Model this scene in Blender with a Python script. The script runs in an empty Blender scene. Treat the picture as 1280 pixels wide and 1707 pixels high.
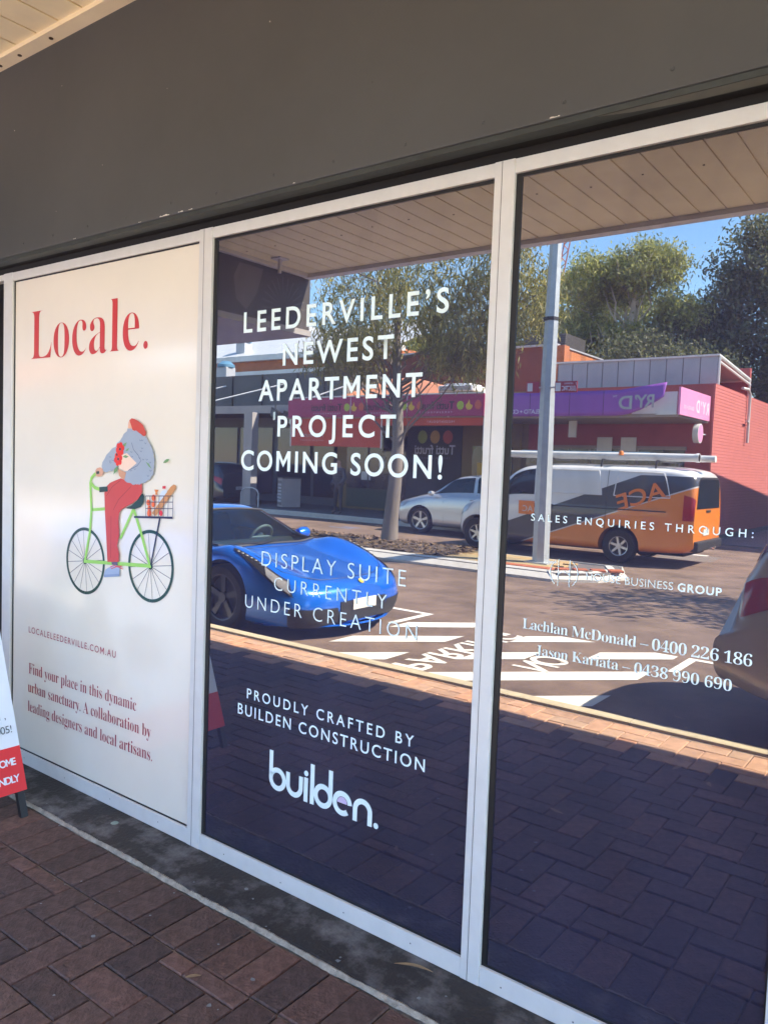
import bpy, bmesh, math, random
import numpy as np
from mathutils import Vector, Matrix
random.seed(7); np.random.seed(7)
SC = bpy.context.scene
COL = SC.collection
R = math.radians

# ------------------------------------------------------------------ camera
def axis_matrix(loc, yaw, pitch, roll):
    f = Vector((-math.sin(yaw)*math.cos(pitch), math.cos(yaw)*math.cos(pitch), -math.sin(pitch)))
    right = Vector((math.cos(yaw), math.sin(yaw), 0)); up = right.cross(f)
    r = math.cos(roll)*right + math.sin(roll)*up; u = -math.sin(roll)*right + math.cos(roll)*up
    m = Matrix((r, u, -f)).transposed().to_4x4(); m.translation = loc
    return m
cam = bpy.data.cameras.new('camera'); cam.sensor_fit = 'VERTICAL'; cam.sensor_height = 36
cam.lens = 36*1310/1707; cam.clip_start = .02; cam.clip_end = 1500
CAM = bpy.data.objects.new('camera', cam); COL.objects.link(CAM)
CAM.matrix_world = axis_matrix(Vector((0, -2.1179, 1.62)), .6429, .0606, .0362)
SC.camera = CAM

# ------------------------------------------------------------------ sky and sun
SUN_EL = 47.0
SUN_TO = Vector((.912*math.cos(R(SUN_EL)), -.41*math.cos(R(SUN_EL)), math.sin(R(SUN_EL)))).normalized()
W = bpy.data.worlds.new('World'); SC.world = W; W.use_nodes = True
nt = W.node_tree; bg = nt.nodes['Background']
sky = nt.nodes.new('ShaderNodeTexSky'); sky.sky_type = 'NISHITA'; sky.sun_disc = False
sky.sun_elevation = R(SUN_EL); sky.sun_rotation = math.atan2(SUN_TO.x, SUN_TO.y)
sky.air_density = 1.0; sky.dust_density = .2; sky.ozone_density = 3.0
hs = nt.nodes.new('ShaderNodeHueSaturation'); hs.inputs['Saturation'].default_value = 1.15
nt.links.new(sky.outputs[0], hs.inputs['Color']); nt.links.new(hs.outputs[0], bg.inputs[0]); bg.inputs[1].default_value = .145
sl = bpy.data.lights.new('sun', 'SUN'); sl.energy = 5.0; sl.angle = R(.5); sl.color = (1, .93, .82)
SUN = bpy.data.objects.new('sun', sl); COL.objects.link(SUN)
SUN.rotation_euler = SUN_TO.to_track_quat('Z', 'Y').to_euler(); SUN.location = (6, -6, 12)
SC.view_settings.view_transform = 'Standard'; SC.view_settings.look = 'None'
SC.view_settings.gamma = 1; SC.view_settings.exposure = 3.15
SC.render.engine = 'CYCLES'; SC.cycles.use_denoising = True
SC.cycles.max_bounces = 8; SC.cycles.diffuse_bounces = 4; SC.cycles.glossy_bounces = 5; SC.cycles.transparent_max_bounces = 12
SC.cycles.caustics_reflective = False; SC.cycles.caustics_refractive = False

# ------------------------------------------------------------------ helpers
class MB:
    """collects geometry and links it as one mesh object"""
    def __init__(s): s.v = []; s.f = []; s.m = []; s.mi = 0
    def add(s, vs, fs):
        n = len(s.v); s.v += [tuple(p) for p in vs]
        for f in fs: s.f.append(tuple(i+n for i in f)); s.m.append(s.mi)
        return s
    def box(s, x0, x1, y0, y1, z0, z1):
        x0, x1 = min(x0, x1), max(x0, x1); y0, y1 = min(y0, y1), max(y0, y1); z0, z1 = min(z0, z1), max(z0, z1)
        return s.add([(x0,y0,z0),(x1,y0,z0),(x1,y1,z0),(x0,y1,z0),(x0,y0,z1),(x1,y0,z1),(x1,y1,z1),(x0,y1,z1)],
                     [(0,3,2,1),(4,5,6,7),(0,1,5,4),(1,2,6,5),(2,3,7,6),(3,0,4,7)])
    def poly(s, pts): return s.add(pts, [tuple(range(len(pts)))])
    def prism(s, pts, d):
        n = len(pts); d = Vector(d); a = [Vector(p) for p in pts]; b = [p+d for p in a]
        fs = [tuple(range(n))[::-1], tuple(range(n, 2*n))] + [(i, (i+1) % n, n+(i+1) % n, n+i) for i in range(n)]
        return s.add(a+b, fs)
    def tube(s, path, r, n=8, cap=True):
        P = [Vector(p) for p in path]; rs = r if isinstance(r, (list, tuple)) else [r]*len(P)
        up = Vector((0, 0, 1)); base = len(s.v); prev = None
        for i, p in enumerate(P):
            d = (P[min(i+1, len(P)-1)] - P[max(i-1, 0)])
            if d.length < 1e-9: d = Vector((0, 0, 1))
            d.normalize()
            a = d.cross(up if abs(d.z) < .95 else Vector((1, 0, 0)))
            if prev is not None:
                a = prev - d*prev.dot(d)
            a.normalize(); prev = a; b = d.cross(a)
            for k in range(n):
                t = 2*math.pi*k/n; s.v.append(tuple(p + (a*math.cos(t)+b*math.sin(t))*rs[i]))
        for i in range(len(P)-1):
            for k in range(n):
                a0 = base+i*n+k; a1 = base+i*n+(k+1) % n
                s.f.append((a0, a1, a1+n, a0+n)); s.m.append(s.mi)
        if cap:
            s.f.append(tuple(base+k for k in range(n))[::-1]); s.m.append(s.mi)
            e = base+(len(P)-1)*n; s.f.append(tuple(e+k for k in range(n))); s.m.append(s.mi)
        return s
    def disc(s, c, r, nrm, n=20, d=0):
        nrm = Vector(nrm).normalized(); a = nrm.orthogonal().normalized(); b = nrm.cross(a); c = Vector(c)
        pts = [c+(a*math.cos(2*math.pi*k/n)+b*math.sin(2*math.pi*k/n))*r for k in range(n)]
        return s.prism(pts, nrm*d) if d else s.poly(pts)
    def lathe(s, prof, c, axis, n=24, closed=False):
        """prof: (radius, along axis)"""
        ax = Vector(axis).normalized(); a = ax.orthogonal().normalized(); b = ax.cross(a); c = Vector(c); base = len(s.v)
        for k in range(n):
            t = 2*math.pi*k/n; d = a*math.cos(t)+b*math.sin(t)
            for (r, h) in prof: s.v.append(tuple(c+d*r+ax*h))
        m = len(prof)
        for k in range(n):
            for j in range(m if closed else m-1):
                j2 = (j+1) % m; k2 = (k+1) % n
                s.f.append((base+k*m+j, base+k2*m+j, base+k2*m+j2, base+k*m+j2)); s.m.append(s.mi)
        return s
    def grid(s, rows):
        nr, nc = len(rows), len(rows[0]); base = len(s.v)
        for r in rows: s.v += [tuple(p) for p in r]
        for i in range(nr-1):
            for j in range(nc-1):
                a = base+i*nc+j; s.f.append((a, a+1, a+nc+1, a+nc)); s.m.append(s.mi)
        return s
    def mesh(s, name='m'):
        me = bpy.data.meshes.new(name); me.from_pydata(s.v, [], s.f)
        if any(s.m): me.polygons.foreach_set('material_index', s.m)
        bm = bmesh.new(); bm.from_mesh(me); bmesh.ops.recalc_face_normals(bm, faces=bm.faces[:]); bm.to_mesh(me); bm.free()
        return me
    def build(s, name, mats, parent=None, smooth=False, bevel=0, angle=40, sub=0):
        me = s.mesh(name)
        o = link(name, me, mats, parent)
        if smooth: shade(me, angle)
        if sub:
            md = o.modifiers.new('s', 'SUBSURF'); md.levels = sub; md.render_levels = sub
        if bevel:
            md = o.modifiers.new('b', 'BEVEL'); md.width = bevel; md.segments = 2; md.limit_method = 'ANGLE'; md.angle_limit = R(40)
        return o
def shade(me, angle=40):
    me.polygons.foreach_set('use_smooth', [True]*len(me.polygons)); me.set_sharp_from_angle(angle=R(angle))
def link(name, me, mats, parent=None):
    o = bpy.data.objects.new(name, me); COL.objects.link(o)
    for m in (mats if isinstance(mats, (list, tuple)) else [mats]):
        if m is not None and len(me.materials) < (len(mats) if isinstance(mats, (list, tuple)) else 1): me.materials.append(m)
    if parent is not None: o.parent = parent
    return o
def thing(name, label, cat, loc=(0, 0, 0), rz=0, group=None):
    o = bpy.data.objects.new(name, None); COL.objects.link(o); o.location = loc; o.rotation_euler = (0, 0, rz)
    o.empty_display_size = .1
    return tag(o, label, cat, group)
def tag(o, label, cat, group=None):
    o['label'] = label; o['category'] = cat
    if group: o['group'] = group
    return o
def struct(o, label=None):
    o['kind'] = 'structure'
    if label: o['label'] = label
    return o

# ------------------------------------------------------------------ materials
def mat(name, col, rough=.6, metal=0, var=.12, vs=6, bump=0, bs=60, spec=.5, coat=0, col2=None, thr=.5, soft=.25, rnd=None, emit=0, stretch=None):
    m = bpy.data.materials.new(name); m.use_nodes = True
    n = m.node_tree.nodes; l = m.node_tree.links; b = n['Principled BSDF']
    b.inputs['Roughness'].default_value = rough; b.inputs['Metallic'].default_value = metal
    b.inputs['Specular IOR Level'].default_value = spec; b.inputs['Coat Weight'].default_value = coat
    b.inputs['Coat Roughness'].default_value = .04
    tc = n.new('ShaderNodeTexCoord'); src = tc.outputs['Object']
    if stretch:
        mp = n.new('ShaderNodeMapping'); mp.inputs['Scale'].default_value = stretch; l.new(src, mp.inputs[0]); src = mp.outputs[0]
    nz = n.new('ShaderNodeTexNoise'); nz.inputs['Scale'].default_value = vs; nz.inputs['Detail'].default_value = 6; nz.inputs['Roughness'].default_value = .65
    l.new(src, nz.inputs['Vector'])
    rp = n.new('ShaderNodeValToRGB'); l.new(nz.outputs['Fac'], rp.inputs[0])
    c2 = col2 if col2 else tuple(min(1, c*(1+var)) for c in col); c1 = col if col2 else tuple(c*(1-var) for c in col)
    rp.color_ramp.elements[0].position = max(0, thr-soft); rp.color_ramp.elements[1].position = min(1, thr+soft)
    rp.color_ramp.elements[0].color = (*c1, 1); rp.color_ramp.elements[1].color = (*c2, 1)
    out = rp.outputs[0]
    if rnd:  # (source, dark, light): tone of each single piece
        g = n.new('ShaderNodeObjectInfo').outputs['Random'] if rnd[0] == 'obj' else n.new('ShaderNodeNewGeometry').outputs['Random Per Island']
        r2 = n.new('ShaderNodeValToRGB'); l.new(g, r2.inputs[0]); r2.color_ramp.interpolation = 'LINEAR'
        cols = rnd[1]; e = r2.color_ramp.elements
        e[0].color = (*cols[0], 1); e[1].color = (*cols[-1], 1)
        for i, c in enumerate(cols[1:-1]): k = e.new((i+1)/(len(cols)-1)); k.color = (*c, 1)
        mx = n.new('ShaderNodeMix'); mx.data_type = 'RGBA'; mx.blend_type = 'MULTIPLY'; mx.inputs[0].default_value = 1
        l.new(out, mx.inputs[6]); l.new(r2.outputs[0], mx.inputs[7]); out = mx.outputs[2]
    l.new(out, b.inputs['Base Color'])
    if bump:
        nb = n.new('ShaderNodeTexNoise'); nb.inputs['Scale'].default_value = bs; nb.inputs['Detail'].default_value = 5; l.new(src, nb.inputs['Vector'])
        bp = n.new('ShaderNodeBump'); bp.inputs['Strength'].default_value = bump; bp.inputs['Distance'].default_value = .01
        l.new(nb.outputs['Fac'], bp.inputs['Height']); l.new(bp.outputs[0], b.inputs['Normal'])
    return m
def srgb(r, g, b):
    f = lambda c: (c/255/12.92) if c <= 10 else ((c/255+.055)/1.055)**2.4
    return (f(r), f(g), f(b))
def glassmat(name, base, tint, amount, rough=.0, edge=.5):
    """dark film behind plate glass: a mirror-like coat over a dull ground"""
    m = bpy.data.materials.new(name); m.use_nodes = True
    n = m.node_tree.nodes; l = m.node_tree.links; n.remove(n['Principled BSDF'])
    df = n.new('ShaderNodeBsdfDiffuse')
    tc = n.new('ShaderNodeTexCoord'); nz = n.new('ShaderNodeTexNoise'); nz.inputs['Scale'].default_value = 3; nz.inputs['Detail'].default_value = 8
    l.new(tc.outputs['Object'], nz.inputs['Vector'])
    rp = n.new('ShaderNodeValToRGB'); rp.color_ramp.elements[0].position = .3; rp.color_ramp.elements[1].position = .75
    rp.color_ramp.elements[0].color = (*base, 1); rp.color_ramp.elements[1].color = (*[c*1.6 for c in base], 1)
    l.new(nz.outputs['Fac'], rp.inputs[0]); l.new(rp.outputs[0], df.inputs[0])
    gl = n.new('ShaderNodeBsdfGlossy'); gl.inputs['Color'].default_value = (*tint, 1); gl.inputs['Roughness'].default_value = rough
    fr = n.new('ShaderNodeFresnel'); fr.inputs['IOR'].default_value = 1.5
    ma = n.new('ShaderNodeMath'); ma.operation = 'MULTIPLY_ADD'; ma.inputs[1].default_value = edge; ma.inputs[2].default_value = amount
    l.new(fr.outputs[0], ma.inputs[0])
    mp = n.new('ShaderNodeMapping'); mp.inputs['Scale'].default_value = (2.2, 1, .8); l.new(tc.outputs['Object'], mp.inputs[0])
    sm = n.new('ShaderNodeTexNoise'); sm.inputs['Scale'].default_value = 2.0; sm.inputs['Detail'].default_value = 9; sm.inputs['Distortion'].default_value = 1.2; l.new(mp.outputs[0], sm.inputs['Vector'])
    sr = n.new('ShaderNodeMapRange'); sr.inputs[1].default_value = .45; sr.inputs[2].default_value = .75; sr.inputs[3].default_value = 1.0; sr.inputs[4].default_value = .86; l.new(sm.outputs['Fac'], sr.inputs[0])
    mu = n.new('ShaderNodeMath'); mu.operation = 'MULTIPLY'; l.new(ma.outputs[0], mu.inputs[0]); l.new(sr.outputs[0], mu.inputs[1]); ma = mu
    wz = n.new('ShaderNodeTexNoise'); wz.inputs['Scale'].default_value = 1.1; wz.inputs['Detail'].default_value = 1; l.new(tc.outputs['Object'], wz.inputs['Vector'])
    bp = n.new('ShaderNodeBump'); bp.inputs['Strength'].default_value = .05; bp.inputs['Distance'].default_value = .012
    l.new(wz.outputs['Fac'], bp.inputs['Height']); l.new(bp.outputs[0], gl.inputs['Normal'])
    mx = n.new('ShaderNodeMixShader'); l.new(ma.outputs[0], mx.inputs[0]); l.new(df.outputs[0], mx.inputs[1]); l.new(gl.outputs[0], mx.inputs[2])
    l.new(mx.outputs[0], n['Material Output'].inputs[0])
    return m

# ------------------------------------------------------------------ lettering
def serif(s):
    r = ''
    for ch in s:
        if 'A' <= ch <= 'Z': r += chr(0x1D400+ord(ch)-65)
        elif 'a' <= ch <= 'z': r += chr(0x1D41A+ord(ch)-97)
        elif '0' <= ch <= '9': r += chr(0x1D7CE+ord(ch)-48)
        else: r += ch
    return r
def rawtext(s, off, space):
    c = bpy.data.curves.new('t', 'FONT'); c.body = s; c.offset = off; c.space_character = space; c.resolution_u = 6
    o = bpy.data.objects.new('t', c); COL.objects.link(o)
    dg = bpy.context.evaluated_depsgraph_get(); dg.update()
    me = bpy.data.meshes.new_from_object(o.evaluated_get(dg))
    n = len(me.vertices); co = np.empty(n*3); me.vertices.foreach_get('co', co); co = co.reshape(-1, 3)
    bpy.data.objects.remove(o); bpy.data.curves.remove(c)
    return me, co
CAPS = {}
def lettering(name, s, m, parent, org, ux, width, cap, uz=(0, 0, 1), off=.0, ser=False, fit='space', capch='H'):
    """text on a plane: org = left end of the baseline, ux = reading direction, fitted to width and cap height"""
    if ser: s = serif(s); capch = serif(capch)
    if (capch, off) not in CAPS:
        me, co = rawtext(capch, off, 1); CAPS[(capch, off)] = co[:, 1].max(); bpy.data.meshes.remove(me)
    k = cap/CAPS[(capch, off)]
    me, co = rawtext(s, off, 1)
    if fit == 'space' and len(s) > 1:
        w1 = np.ptp(co[:, 0])*k; me2, co2 = rawtext(s, off, 1.5); w2 = np.ptp(co2[:, 0])*k
        sp = 1+.5*(width-w1)/(w2-w1); sp = max(.8, min(1.9, sp)); bpy.data.meshes.remove(me); bpy.data.meshes.remove(me2)
        me, co = rawtext(s, off, sp)
    kx = width/np.ptp(co[:, 0])
    ux = np.array(Vector(ux).normalized()); uz = np.array(Vector(uz).normalized())
    p = np.array(org) + ((co[:, 0]-co[:, 0].min())*kx)[:, None]*ux + (co[:, 1]*k)[:, None]*uz
    if 'M' in s and off > 0:   # a thickened M breaks in the outline filler: swap in a clean drawn one
        par = list(range(len(co)))
        def find(i):
            while par[i] != i: par[i] = par[par[i]]; i = par[i]
            return i
        for pg in me.polygons:
            for i in pg.vertices[1:]: par[find(i)] = find(pg.vertices[0])
        isl = {}
        for i in range(len(co)): isl.setdefault(find(i), []).append(i)
        order = sorted(isl.values(), key=lambda v: min(co[i][0] for i in v))
        gone = set(); q = [tuple(v) for v in p]; fs_ = []
        chars = s.replace(' ', '')
        for n_, ch in enumerate(chars):
            if ch != 'M': continue
            ids = order[n_]; gone |= set(ids); x0, x1 = min(co[i][0] for i in ids), max(co[i][0] for i in ids); c_ = CAPS[(capch, off)]
            Wd = x1-x0; st = (.14+3*off)*c_
            for (a_, b_) in ((0,0),(0,c_),(st*1.05,c_),(Wd/2,c_*.50),(Wd-st*1.05,c_),(Wd,c_),(Wd,0),(Wd-st,0),(Wd-st,c_*.68),(Wd/2,c_*.20),(st,c_*.68),(st,0)):
                q.append(tuple(np.array(org)+((x0+a_-co[:, 0].min())*kx)*ux+(b_*k)*uz))
            fs_.append(tuple(range(len(q)-12, len(q))))
        for pg in me.polygons:
            if pg.vertices[0] not in gone: fs_.append(tuple(pg.vertices))
        me2 = bpy.data.meshes.new(name); me2.from_pydata(q, [], fs_); bpy.data.meshes.remove(me)
        return link(name, me2, m, parent)
    me.vertices.foreach_set('co', p.ravel()); me.update(); me.materials.clear()
    return link(name, me, m, parent)
def stroke(pts, w, closed=False):
    """flat ribbon (2D) along a polyline -> list of quads"""
    P = [Vector(p) for p in pts]; n = len(P); L = []; Rr = []
    for i in range(n):
        if closed: a, b = P[i-1], P[(i+1) % n]
        else: a, b = P[max(i-1, 0)], P[min(i+1, n-1)]
        d = (b-a).normalized(); nn = Vector((-d.y, d.x))*w/2
        L.append(P[i]+nn); Rr.append(P[i]-nn)
    q = []
    for i in range(n if closed else n-1):
        j = (i+1) % n; q.append((L[i], L[j], Rr[j], Rr[i]))
    return q
def arc(c, r, a0, a1, n=24): return [(c[0]+r*math.cos(R(a0+(a1-a0)*i/n)), c[1]+r*math.sin(R(a0+(a1-a0)*i/n))) for i in range(n+1)]
# ================================================================== SHOPFRONT (seen directly)
M = {}
M['alu'] = mat('powder coated aluminium', (.62, .60, .56), .42, 0, .05, 14, .05, 200, .4)
M['gasket'] = mat('black gasket', (.006, .006, .007), .5, 0, .1)
M['fascia'] = mat('charcoal painted fascia', srgb(74, 75, 75), .5, 0, .13, 1.1, .25, 3, .3)
M['lip'] = mat('dark green grey reveal', (.030, .036, .034), .5, 0, .3, 5, .1, 30)
M['lip2'] = mat('old grey reveal paint', (.16, .165, .14), .6, 0, .2, 9)
M['black'] = mat('black recess', (.008, .007, .007), .7)
M['white_panel'] = mat('white printed film', (.79, .72, .60), .12, 0, .03, 2, 0, 10, .75)
M['vinyl'] = mat('pale vinyl lettering', (.74, .86, .84), .45, 0, .03, 20)
M['red_vinyl'] = mat('red vinyl lettering', srgb(196, 58, 60), .35, 0, .05, 20)
M['maroon_vinyl'] = mat('maroon vinyl lettering', srgb(160, 44, 62), .35, 0, .05, 20)
M['pane'] = glassmat('dark filmed plate glass', (.022, .021, .039), (1, .965, .92), .138, .0, .9)
M['screw'] = mat('screw head', (.10, .09, .08), .5, .5)
M['peel'] = mat('flaked paint showing undercoat', (.62, .58, .52), .7, 0, .25, 40)

shop = thing('shop_building', 'charcoal fronted shop with a three-pane aluminium window', 'building', (0, 0, 0))
MB().box(-9, 9, -.10, .3, 2.575, 3.52).build('fascia_panel', M['fascia'], shop, bevel=.004)
MB().box(-9, 9, -.094, -.045, 2.558, 2.575).build('reveal_lip', M['lip'], shop)
MB().box(-9, 9, -.045, .05, 2.5605, 2.575).build('head_gap', M['black'], shop)  # solid black box paints the shade of the gap over the frame
MB().box(-9, 9, -.004, .05, 2.5315, 2.5605).build('head_gap_back', M['black'], shop)  # black face painted as the dark back of that gap
pm = MB()   # old paint left bare along part of the reveal
pm.poly([(-.865, -.092, 2.5572), (-.78, -.07, 2.5572), (-.70, -.060, 2.5572), (-.60, -.050, 2.5572), (1.6, -.047, 2.5572), (1.6, -.092, 2.5572)])
pm.build('old_paint_patch', M['lip2'], shop)
for k in range(34):
    x = -4.3+k*.28+random.uniform(-.02, .02)
    MB().lathe([(0, -.003), (.004, -.0025), (.006, 0)], (x, -.1005, 2.62+random.uniform(-.008, .008)), (0, 1, 0), 8).build('screw', M['fascia'], shop, True)
for (x, w, h) in ((-2.66, .06, .006), (-2.56, .03, .004), (-2.50, .022, .003), (-2.82, .02, .003), (-1.95, .012, .003), (-.98, .03, .003), (-3.3, .02, .003)):
    p = MB(); n = 9; pts = [(x+w*(i/(n-1)-.5), -.1008, 2.580+random.uniform(0, h)) for i in range(n)] + [(x+w*(.5-i/(n-1)), -.1008, 2.5795-random.uniform(0, h*.2)) for i in range(n)]
    p.poly(pts).build('paint_flake', M['peel'], shop)
for k in range(16):
    x, z = random.uniform(-4.2, .2), random.uniform(2.62, 3.45); r = random.uniform(.0012, .003)
    MB().disc((x, -.1006, z), r, (0, -1, 0), 6).build('paint_speck', M['peel'] if k % 3 else M['black'], shop)
# masonry behind and beside the window, upper storey
M['brickdark'] = mat('dark painted render', (.05, .045, .042), .7, 0, .15, 4, .2, 40)
MB().box(-9, 9, .3, 7, 2.6, 5.5).build('upper_wall', M['brickdark'], shop)
MB().box(-4.1, 9, .12, .3, 0, 2.575).build('back_wall', M['black'], shop)
MB().box(-.25, 9, -.02, .1, 0, 2.5).build('side_wall', M['brickdark'], shop)

win = thing('shopfront_window', 'three-bay aluminium framed shop window with white and dark panes', 'window', (0, 0, 0))
XS = [(-4.084, -3.999), (-2.547, -2.469), (-1.208, -1.140), (-.333, -.26)]
ZB, ZT0, ZT1 = .065, 2.488, 2.531
for i, (a, b) in enumerate(XS):
    MB().box(a, b, -.016, .06, 0.0, ZT1).build('mullion', M['alu'], win, bevel=.002)
    if i in (1, 2):   # joint between the two halves of the section
        xs = a+(b-a)*.38
        MB().box(xs-.0008, xs+.0008, -.0168, -.0158, .002, ZT1-.002).build('mullion_joint', M['screw'], win)
for i in range(3):
    x0, x1 = XS[i][1], XS[i+1][0]
    MB().box(x0, x1, -.014, .06, ZT0, ZT1-.001).build('head_rail', M['alu'], win, bevel=.002)
    MB().box(x0, x1, -.014, .06, 0.0, ZB).build('sill_rail', M['alu'], win, bevel=.002)
    g = MB(); gl, gr, gt, gb = (.007, .004, .006, .006) if i == 0 else (.019, .006, .010, .008)
    g.box(x0, x0+gl, -.004, .02, ZB, ZT0); g.box(x1-gr, x1, -.004, .02, ZB, ZT0)
    g.box(x0+gl, x1-gr, -.0035, .02, ZT0-gt, ZT0); g.box(x0+gl, x1-gr, -.0035, .02, ZB, ZB+gb)
    g.build('gasket', M['gasket'], win)
    for k in range(4):
        x = x0+(x1-x0)*(.12+.25*k)+random.uniform(-.03, .03)
        MB().disc((x, -.0145, .03+random.uniform(-.004, .004)), .0028, (0, -1, 0), 8).build('rivet', M['screw'], win)
panes = []
for i in range(3):
    x0, x1 = XS[i][1], XS[i+1][0]
    p = MB().poly([(x0, 0, ZB-.01), (x1, 0, ZB-.01), (x1, 0, ZT0+.01), (x0, 0, ZT0+.01)])
    o = p.build('window_pane', M['white_panel'] if i == 0 else M['pane'], win)
    o['label'] = ['white printed pane with a cyclist drawing', 'dark mirror pane announcing apartments', 'dark mirror pane with sales enquiries'][i]
    panes.append(o)
YL = -.0015
def ltr(i, s, x0, x1, z, cap, m='vinyl', off=.0, ser=False, name='lettering', fit='space', capch='H'):
    return lettering(name, s, M[m], panes[i], (x0, YL, z), (1, 0, 0), x1-x0, cap, off=off, ser=ser, fit=fit, capch=capch)
ltr(1, "LEEDERVILLE’S", -2.292, -1.360, 2.107, .077, off=.016)
ltr(1, "NEWEST", -2.078, -1.570, 1.973, .078, off=.016)
ltr(1, "APARTMENT", -2.200, -1.450, 1.844, .077, off=.016)
ltr(1, "PROJECT", -2.096, -1.550, 1.711, .075, off=.016)
ltr(1, "COMING SOON!", -2.288, -1.360, 1.580, .075, off=.016)
ltr(1, "DISPLAY SUITE", -2.160, -1.485, 1.217, .055, off=-.013)
ltr(1, "CURRENTLY", -2.090, -1.560, 1.131, .049, off=-.013)
ltr(1, "UNDER CREATION", -2.245, -1.432, 1.044, .050, off=-.013)
ltr(1, "PROUDLY CRAFTED BY", -2.222, -1.428, .688, .039, off=.006)
ltr(1, "BUILDEN CONSTRUCTION", -2.271, -1.381, .617, .042, off=.006)
ltr(2, "SALES ENQUIRIES THROUGH:", -1.042, -.434, 1.470, .0205, off=.006)
ltr(2, "HOUSE BUSINESS", -.863, -.622, 1.3145, .021, off=-.010)
ltr(2, "GROUP", -.610, -.500, 1.3145, .021, off=.02)
ltr(2, "Lachlan McDonald – 0400 226 186", -1.053, -.418, 1.1465, .030, off=-.011, ser=True, capch='M')
ltr(2, "Jason Kariata – 0438 990 690", -1.008, -.462, 1.0745, .029, off=-.011, ser=True, capch='M')
ltr(0, "Locale.", -3.838, -2.889, 2.080, .238, 'red_vinyl', -.012, True, fit='x', capch='L')
ltr(0, "LOCALELEEDERVILLE.COM.AU", -3.836, -3.085, .692, .0315, 'maroon_vinyl', .002)
ltr(0, "Find your place in this dynamic", -3.833, -2.926, .479, .055, 'maroon_vinyl', -.010, True, fit='x', capch='F')
ltr(0, "urban sanctuary. A collaboration by", -3.839, -2.818, .382, .055, 'maroon_vinyl', -.010, True, fit='x', capch='F')
ltr(0, "leading designers and local artisans.", -3.838, -2.806, .281, .055, 'maroon_vinyl', -.010, True, fit='x', capch='F')
# the rounded word mark, drawn from strokes
def flat(quads, y=YL):
    m = MB()
    for i, q in enumerate(quads): m.poly([(p[0], y-(i % 7)*4e-5, p[1]) for p in q])
    return m
w = .0195; q = []
zb, xh = .376, .080
def bowl(cx): return stroke(arc((cx, zb+.035), .035, 0, 360, 32)[:-1], w, True)
q += stroke([(-2.079, .516), (-2.079, zb+.035)], w) + bowl(-2.044)
q += stroke([(-1.990, .454), (-1.990, zb+.033)] + arc((-1.957, zb+.033), .033, 180, 360, 16) + [(-1.924, .454)], w)
q += stroke([(-1.899, .457), (-1.899, .366)], w) + stroke([(-1.868, .515), (-1.868, .366)], w)
q += bowl(-1.815) + stroke([(-1.780, .515), (-1.780, zb+.035)], w)
q += stroke(arc((-1.724, zb+.035), .035, 2, 312, 30), w)
q += stroke([(-1.665, .366), (-1.665, zb+.035)] + arc((-1.632, zb+.035), .033, 180, 0, 16) + [(-1.599, .366)], w)
flat(q).build('word_mark', M['vinyl'], panes[1])
md = MB()
for c in ((-1.899, .473), (-1.572, .376)): md.disc((c[0], YL, c[1]), .0105, (0, -1, 0), 16)
md.build('word_mark_dots', M['vinyl'], panes[1])
M['lilac'] = mat('lilac vinyl', srgb(205, 186, 214), .45)
flat([[(-1.724+p[0], zb+.036+p[1]) for p in arc((0, 0), .0225, 0, 180, 14)]], YL-.0004).build('word_mark_accent', M['lilac'], panes[1])
# round outlined emblem of the agents
q = stroke(arc((-.931, 1.3255), .0425, 128, 232, 20), .0022) + stroke(arc((-.931, 1.3255), .0425, -52, 52, 20), .0022)
q += stroke([(-.9485, 1.364), (-.9485, 1.287)], .0022) + stroke([(-.9135, 1.364), (-.9135, 1.287)], .0022)
q += stroke([(-.9485, 1.322), (-.931, 1.331), (-.9135, 1.322)], .0022)
flat(q).build('emblem_outline', M['vinyl'], panes[2])

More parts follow.
